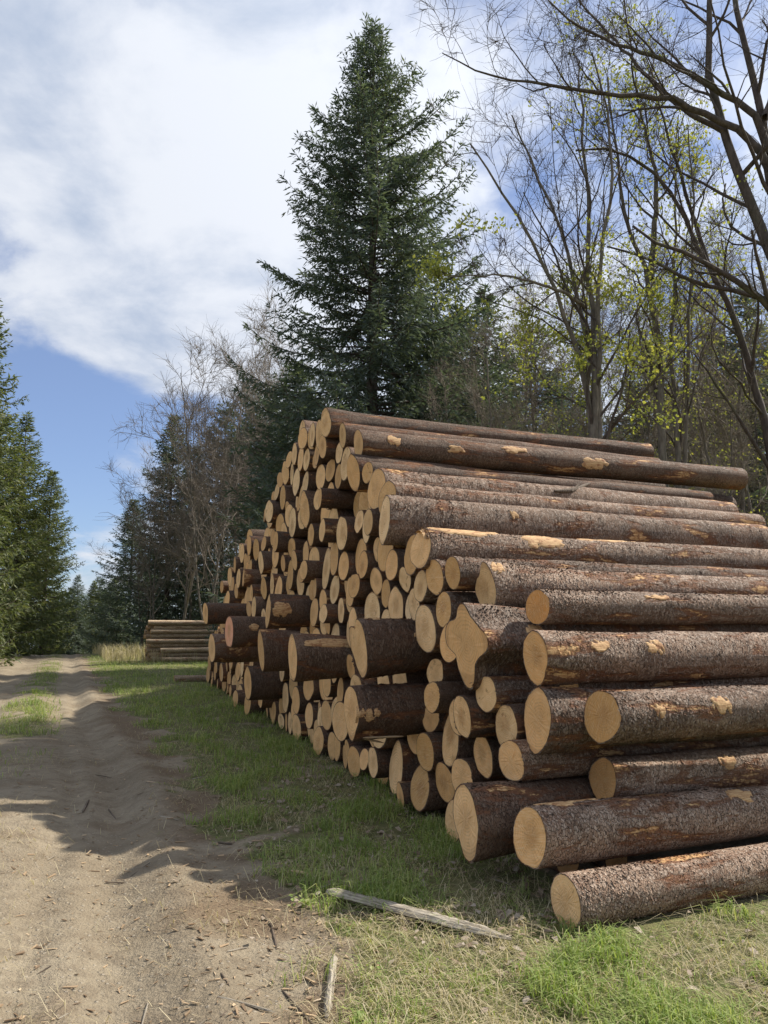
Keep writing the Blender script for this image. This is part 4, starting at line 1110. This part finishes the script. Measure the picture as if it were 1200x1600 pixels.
# thinner bare trees between them
THIN = 'thin bare trees behind the stack'; TLAB = 'thin short bare tree twiggy down to the stack top'
protoC = place_bare(800, 24, 10.5, 211, TLAB, THIN, (M_TRUNK, M_TWIG), n=1, r=.07, limbs=15, t0=.15, limb_f=.36, twr=.0055, tw=3)
protoD = place_bare(1105, 26, 14, 212, 'slim tall tree with an upright stem and few leaves behind the stack', 'slim tall trees behind the stack', (M_TRUNK, M_TWIG), n=1, r=.09, limbs=15, t0=.3, limb_f=.3, twr=.0055, tw=3, leafn=160)
for px, d, s, rz, src in [(715, 27, .95, 1, protoC), (860, 28, 1.0, 3, protoC), (995, 27, .9, 2, protoD), (1145, 23, .9, 4, protoD), (1180, 30, 1.0, 5, protoC), (780, 31, .9, 4, protoC), (1075, 31, 1.05, 1.4, protoD),
                          (655, 33, 1.0, 5.5, protoC), (1130, 20, .7, 3.1, protoC), (980, 24, 1.0, 4.4, protoD), (1055, 24, .92, 5.1, protoD), (900, 25, .9, .9, protoD), (1165, 27, 1.1, 2.9, protoD), (830, 27, 1.05, 1.7, protoC), (745, 25, .8, 2.2, protoC), (1015, 29, 1.1, .6, protoD), (940, 30, 1.05, 2.6, protoD), (870, 32, 1.1, 4.9, protoD), (1120, 33, 1.15, 3.7, protoD), (1190, 22, .95, 5.6, protoD), (800, 34, 1.2, .8, protoD), (1060, 36, 1.2, 2.0, protoD), (1210, 29, 1.1, 1.1, protoD), (690, 30, 1.0, 3.9, protoC), (1100, 29, 1.0, .2, protoC)]:
    c = copy_tree(src); x = at_px(px, d); c.location = (x, d, float(hgt(x, d))); c.rotation_euler = (0, 0, rz); c.scale = (s, s, s)
shrub = place_bare(985, 19, 4.5, 221, 'low shrub with young yellow leaves just above the stack top', 'leafy shrubs behind the stack', (M_TRUNK, M_TWIGD), n=3, r=.035, limbs=9, t0=.2, limb_f=.45, twr=.004, tw=5, leafn=420, lean=.2, name='shrub')
for px, d, s, rz in [(890, 17.5, 1.05, 2), (760, 21, 1.1, 4), (1120, 19, 1.0, 1)]:
    c = copy_tree(shrub); x = at_px(px, d); c.location = (x, d, float(hgt(x, d))); c.rotation_euler = (0, 0, rz); c.scale = (s, s, s)
# young shrubs by the left edge and far right of the track
# ------------------------------------------------------------------ grass, litter, sticks
def blades(P, g, hgt_rng, width, lean, curl=.5):
    k = len(P); h = g.uniform(*hgt_rng, k)[:, None]; az = g.uniform(0, 6.28, k)
    d = np.stack([np.cos(az), np.sin(az), np.zeros(k)], 1); side = np.stack([-np.sin(az), np.cos(az), np.zeros(k)], 1)
    w = (width * g.uniform(.6, 1.3, k))[:, None]; ln = g.uniform(*lean, k)[:, None]
    m = P + d * h * ln * .35 + np.array([0, 0, 1.0]) * h * .6
    tip = P + d * h * ln * (1 + curl) + np.array([0, 0, 1.0]) * h * np.maximum(1.0 - .5 * ln, .15)
    V = np.stack([P - side * w, P + side * w, m + side * w * .75, m - side * w * .75, tip], 1).reshape(-1, 3)
    b = np.arange(k)[:, None] * 5
    return V, np.hstack([b, b + 1, b + 2, b + 3]), np.hstack([b + 3, b + 2, b + 4])
def scatter(g, n, rmin, rmax, amin, amax, dens, power=1.6):
    """more per square metre near the camera"""
    u = g.uniform(0, 1, n); e = 2 - power
    r = (rmin ** e + u * (rmax ** e - rmin ** e)) ** (1 / e)
    a = np.radians(g.uniform(amin, amax, n)); x = r * np.sin(a); y = r * np.cos(a)
    keep = g.uniform(0, 1, n) < dens(x, y)
    return x[keep], y[keep]
gg = np.random.default_rng(99)
def in_stack(x, y):
    u, v = pile_uv(x, y); return (u > -.05) & (u < 21.5) & (v > .15) & (v < 5.6)
def tuft(x, y): return sstep(fbm(x * 2.6, y * 2.6, 77, 3), .36, .60)
def d_green(x, y):
    s = road_s(x, y); g = grassy(x, y) ** 1.4
    dry = sstep(fbm(x * 1.6, y * 1.6, 83), .50, .66)
    return g * (g > .12) * (.10 + .90 * tuft(x, y)) * (1 - .65 * dry) * ~in_stack(x, y)
x, y = scatter(gg, 640000, 2.2, 55, -52, 48, d_green, 1.75)
P = np.stack([x, y, hgt(x, y) - .004], 1); r = np.hypot(x, y)
V, Q, T3 = blades(P, gg, (.03, .12), .0026, (.2, 1.3))
sc = (1 + .10 * np.clip(r - 3, 0, 14)); lum = (.55 + .9 * tuft(x, y))
V = V.reshape(-1, 5, 3); V = P[:, None] + (V - P[:, None]) * np.stack([sc, sc, (.8 + .2 * sc) * lum], 1)[:, None]; V = V.reshape(-1, 3)
tag(mesh_obj('grass', np_mesh('grass', V, [Q, T3], smooth=False), M_GRASS), 'short green spring grass on the verge between track and stack', 'grass', kind='stuff')
def d_dry(x, y):
    g = np.clip(grassy(x, y) * 1.1 + .35 * debris(x, y), 0, 1)
    return g * (.25 + .75 * sstep(fbm(x * 1.6, y * 1.6, 83), .42, .62)) * ~in_stack(x, y)
x, y = scatter(gg, 150000, 2.2, 40, -50, 48, d_dry, 1.75)
P = np.stack([x, y, hgt(x, y) + .002], 1)
V, Q, T3 = blades(P, gg, (.03, .12), .0019, (.9, 2.4), .3)
tag(mesh_obj('dry_grass', np_mesh('dry_grass', V, [Q, T3], smooth=False), M_DRYG), 'flattened straw coloured dead grass mixed into the verge', 'grass', kind='stuff')
# tall dry grass by the far end of the verge
V_, Q_, T_ = [], [], []; nv = 0
for cx, cy, sx, sy, n in [(-16.0, 47, 2.2, 3.5, 1500), (-14.6, 42, 1.0, 2.0, 420), (-21.5, 44, 1.0, 6, 2000), (-24.5, 54, 1.2, 6, 1800), (-19, 56, 1.6, 4, 1500), (-11.9, 39.2, 1.3, .35, 160), (-18.5, 38, .6, 4, 700)]:
    x = gg.normal(cx, sx, n); y = gg.normal(cy, sy, n); s = road_s(x, y); k = (s > .8) | (s < -TRACK_W - .8); x = x[k]; y = y[k]
    P = np.stack([x, y, hgt(x, y) - .02], 1); V, Q, T3 = blades(P, gg, (.35, 1.15), .011, (.1, .55))
    V_.append(V); Q_.append(Q + nv); T_.append(T3 + nv); nv += len(V)
tag(mesh_obj('tall_dry_grass', np_mesh('tall_dry_grass', np.vstack(V_), [np.vstack(Q_), np.vstack(T_)], smooth=False), M_DRYG), 'tall dry brown grass along the far verges of the track', 'grass', kind='stuff')
# broad leaved weeds in the verge
nc = 260; wx, wy = scatter(gg, 3000, 2.6, 18, -40, 44, lambda x, y: grassy(x, y) * (tuft(x, y) > .5) * ~in_stack(x, y) * .5, 1.5)
V_ = []; 
for x0, y0 in list(zip(wx, wy))[:nc]:
    k = int(gg.integers(6, 16)); az = gg.uniform(0, 6.28, k); el = gg.uniform(.15, 1.0, k); s = gg.uniform(.018, .045, k)[:, None]
    d = np.stack([np.cos(az) * np.cos(el), np.sin(az) * np.cos(el), np.sin(el)], 1); n = np.stack([-np.sin(az), np.cos(az), 0 * az], 1)
    p = np.array([x0, y0, float(hgt(x0, y0))]) + np.stack([gg.normal(0, .035, k), gg.normal(0, .035, k), gg.uniform(.0, .05, k)], 1)
    V_.append(np.stack([p, p + d * s * .5 + n * s * .42, p + d * s * 1.1 - np.array([0, 0, .3]) * s, p + d * s * .5 - n * s * .42], 1).reshape(-1, 3))
V = np.vstack(V_); tag(mesh_obj('weeds', np_mesh('weeds', V, np.arange(len(V)).reshape(-1, 4), smooth=False), M_GRASS), 'small broad leaved weeds growing among the verge grass', 'weeds', kind='stuff')
# dead leaves
def d_leaf(x, y):
    u, v = pile_uv(x, y); s = road_s(x, y)
    return np.clip(.05 * (s > .2) + .9 * np.exp(-((v + .5) / .7) ** 2) * sstep(u, -.6, .8) * sstep(u, 9, 3) * sstep(fbm(x * 2.2, y * 2.2, 91), .34, .6), 0, 1)
x, y = scatter(gg, 26000, 2.4, 16, -40, 42, d_leaf, 1.5); k = len(x)
P = np.stack([x, y, hgt(x, y) + gg.uniform(.004, .035, k)], 1)
az = gg.uniform(0, 6.28, k); d = np.stack([np.cos(az), np.sin(az), gg.normal(0, .25, k)], 1); n = np.stack([-np.sin(az), np.cos(az), gg.normal(0, .3, k)], 1)
s = gg.uniform(.012, .034, k)[:, None]; upv = np.array([0, 0, 1.0]) * s * gg.uniform(-.1, .45, (k, 1))
V = np.stack([P - d * s, P - d * s * .2 + n * s * .6 + upv, P + d * s * .5 + n * s * .45 + upv, P + d * s * 1.1, P + d * s * .4 - n * s * .5 + upv * .6, P - d * s * .3 - n * s * .6 + upv], 1).reshape(-1, 3)
tag(mesh_obj('dead_leaves', np_mesh('dead_leaves', V, np.arange(6 * k).reshape(-1, 6), smooth=False), M_LITTER), 'pale dead leaves scattered on the grass in front of the stack', 'leaves', kind='stuff')
# wood chips and bark crumbs
def d_chip(x, y):
    s = road_s(x, y); u, v = pile_uv(x, y)
    return np.clip(np.exp(-((s - .05) / .5) ** 2) * .9 + .30 * (s < 0) * (s > -TRACK_W) + .12 * (s > 0), 0, 1) * ~in_stack(x, y)
x, y = scatter(gg, 42000, 2.3, 20, -50, 45, d_chip, 1.5); k = len(x)
P = np.stack([x, y, hgt(x, y) + .004], 1)
az = gg.uniform(0, 6.28, k); d = np.stack([np.cos(az), np.sin(az), gg.normal(0, .12, k)], 1); n = np.stack([-np.sin(az), np.cos(az), gg.normal(0, .25, k)], 1)
l = (gg.lognormal(-4.75, .62, k))[:, None]; w = np.minimum(l * gg.uniform(.10, .4, (k, 1)), .007); th = np.array([0, 0, 1.0]) * w * gg.uniform(.3, .9, (k, 1))
base = np.stack([P - d * l - n * w, P + d * l * .8 - n * w * .6, P + d * l + n * w * .5, P - d * l * .8 + n * w], 1)
V = np.concatenate([base, base + th[:, None]], 1).reshape(-1, 3)
b = np.arange(k)[:, None] * 8
Fq = np.vstack([b + np.array(q) for q in ([4, 5, 6, 7], [0, 1, 5, 4], [1, 2, 6, 5], [2, 3, 7, 6], [3, 0, 4, 7])])
tag(mesh_obj('wood_chips', np_mesh('wood_chips', V, Fq, smooth=False), M_CHIP), 'splinters and bark crumbs strewn along the edge of the track', 'wood chips', kind='stuff')

# weathered pieces of wood, one by one
def wood_mat(name, a, b):
    m, N = new_mat(name)
    ob = N.n('ShaderNodeTexCoord').outputs['Object']
    st = N.noise(N.vmath('MULTIPLY', ob, (1.0, 1.0, .035)), 95.0, 5, .65, .2)
    bl = N.noise(ob, 6.0, 4, .6)
    c = N.mix(N.smooth(st, .32, .66), c4(*a), c4(*b)); c = N.mix(N.math('MULTIPLY', N.smooth(bl, .5, .7), .4), c, c4(a[0] * .7, a[1] * .7, a[2] * .7))
    finish(N, principled(N, c, .85, N.bump(st, 1.0, .008), .2)); return m
M_GREYWOOD = wood_mat('weathered grey wood', (.14, .115, .085), (.42, .37, .29))
M_STICK = wood_mat('stick bark', (.06, .045, .035), (.19, .145, .105))
M_FRESH = wood_mat('fresh splinter', (.36, .22, .11), (.62, .46, .28))
def splinter(name, a, b, w, th, mat, label, cat, group=None, seed=0, ragged=.25, n=26):
    g = np.random.default_rng(seed); a = np.array(a); b = np.array(b); L = np.linalg.norm(b - a)
    z = np.linspace(0, L, n); prof = np.array([-1, -.55, 0, .5, 1.0, .6, .05, -.5]); py = np.array([0, .8, 1.0, .85, .1, -.7, -.9, -.8])
    V = []
    drift = np.cumsum(g.normal(0, .012 * w * 8 / n ** .5, n))
    for i in range(n):
        t = i / (n - 1); k = (min(1, t * 14 + .45)) * (min(1, (1 - t) * 5 + .25))
        wob = 1 + ragged * g.normal(0, .22, 8)
        V.append(np.stack([prof * w * k * wob + drift[i], py * th * k * (1 + ragged * g.normal(0, .3, 8)), np.full(8, z[i]) + g.normal(0, .01, 8) * (t > .85)], 1))
    V = np.vstack(V); i, j = np.meshgrid(np.arange(n - 1), np.arange(8), indexing='ij'); j2 = (j + 1) % 8
    Q = np.stack([i * 8 + j, i * 8 + j2, (i + 1) * 8 + j2, (i + 1) * 8 + j], -1).reshape(-1, 4)
    caps = np.array([np.arange(8)[::-1], (n - 1) * 8 + np.arange(8)])
    o = mesh_obj(name, np_mesh(name, V, [Q, caps], smooth=False), mat)
    zz = Vector(b - a).normalized(); x = Vector((0, 0, 1)).cross(zz).normalized(); yv = zz.cross(x)
    M = Matrix((x, yv, zz)).transposed().to_4x4(); M.translation = Vector(a); o.matrix_world = M
    return tag(o, label, cat, group)
def on_ground(px, py, up=.02):
    p = pix_ground(px, py); return np.array([p[0], p[1], float(hgt(p[0], p[1])) + up])
splinter('weathered_pole', on_ground(512, 1406, .04), on_ground(800, 1476, .032), .048, .026, M_GREYWOOD, 'long weathered grey split pole lying on the grass in front of the stack', 'wood', None, 1, .3, 40)
splinter('rotten_branch', on_ground(535, 1425, .01), on_ground(640, 1440, .005), .018, .012, M_STICK, 'dark rotten branch half under the weathered pole', 'branch', None, 12, .3, 16)
splinter('weathered_stick', on_ground(522, 1498, .028), on_ground(510, 1590, .025), .018, .012, M_GREYWOOD, 'pale split stick pointing towards the track edge on bright grass', 'stick', None, 2, .35, 22)
splinter('wood_slab', on_ground(456, 1360, .02), on_ground(482, 1369, .02), .018, .008, M_FRESH, 'orange wood slab splinter lying in the grass', 'wood', None, 3, .3, 10)
STK = 'sticks strewn on the track'
sticks = [((340, 1560), (425, 1572), .009), ((345, 1588), (405, 1535), .008), ((440, 1535), (500, 1600), .007), ((220, 1580), (232, 1540), .006), ((130, 1258), (140, 1240), .016), ((170, 1245), (182, 1258), .010),
          ((248, 1278), (278, 1282), .012), ((165, 1358), (195, 1358), .006), ((340, 1310), (362, 1314), .012), ((355, 1485), (388, 1472), .007), ((410, 1420), (425, 1440), .010), ((425, 1440), (432, 1470), .009),
          ((92, 1570), (110, 1560), .006), ((180, 1595), (215, 1568), .006), ((270, 1350), (302, 1352), .005), ((75, 1330), (88, 1322), .006), ((150, 1197), (178, 1200), .008), ((345, 1520), (358, 1540), .005),
          ((300, 1215), (318, 1213), .010), ((60, 1500), (78, 1494), .005), ((205, 1350), (235, 1340), .005), ((300, 1600), (322, 1590), .005)]
for k, (a, b, w) in enumerate(sticks):
    splinter('stick', on_ground(*a, w * .5), on_ground(*b, w * .6), w * .8, w * .6, M_STICK if k % 3 else M_GREYWOOD, 'small dry stick lying on the dirt track', 'stick', STK, 100 + k, .3, 9)
for k, (a, b, w) in enumerate([((655, 1370), (664, 1392), .014), ((770, 1378), (800, 1388), .010), ((500, 1392), (520, 1385), .010), ((840, 1432), (862, 1440), .018)]):
    splinter('bark_piece', on_ground(*a, .015), on_ground(*b, .02), w, w * .4, M_GREYWOOD, 'small grey scrap of wood in the shaded grass before the stack', 'wood', 'wood scraps in the shaded grass', 140 + k, .35, 9)
# torn splinters hanging under a jutting butt, the snapped branch stub lying on the stack
lo, lr = LOGS[(549, 1118)]
for k, (x0, y0, x1, y1, z0, z1) in enumerate([(.1, -1.0, -.45, -1.28, .0, .26), (-.35, -1.05, -.9, -1.0, .08, .40)]):
    A = lo.matrix_world @ Vector((x0, y0, z0)); Bv = lo.matrix_world @ Vector((x1, y1, z1))
    s = splinter('torn_splinter', A, Bv, .035, .008, M_FRESH, None, None, None, 300 + k, .35, 14)
    Mw = s.matrix_world.copy(); s.parent = lo; s.matrix_parent_inverse = lo.matrix_world.inverted(); s.matrix_world = Mw
bpy.context.view_layer.update()
dg = bpy.context.evaluated_depsgraph_get()
def hit(px, py):
    r = Vector(pix_ray(px, py)).normalized(); ok, loc, nrm, idx, ob, mm = scene.ray_cast(dg, Vector((0, 0, CAM_H)) + r * 3.0, r); return np.array(loc) - np.array(r) * .02
h0, h1, h2 = hit(866, 767), hit(893, 768), hit(920, 757)
T = Tubes(); T.tube(resample([h0, h1, h2 + np.array([0, 0, .01])], 9) - h0, np.array([.012, .022, .03, .034, .03, .028, .026, .022, .014]), 8)
T.tube(resample([h1, h1 + (h2 - h1) * .4 + np.array([0, -.02, .05])], 4) - h0, np.array([.018, .016, .013, .008]), 6)
bo = mesh_obj('broken_branch', T.mesh('broken_branch'), M_STICK); bo.location = Vector(h0)
tag(bo, 'dark snapped branch stub lying on the logs near the stack top', 'branch')
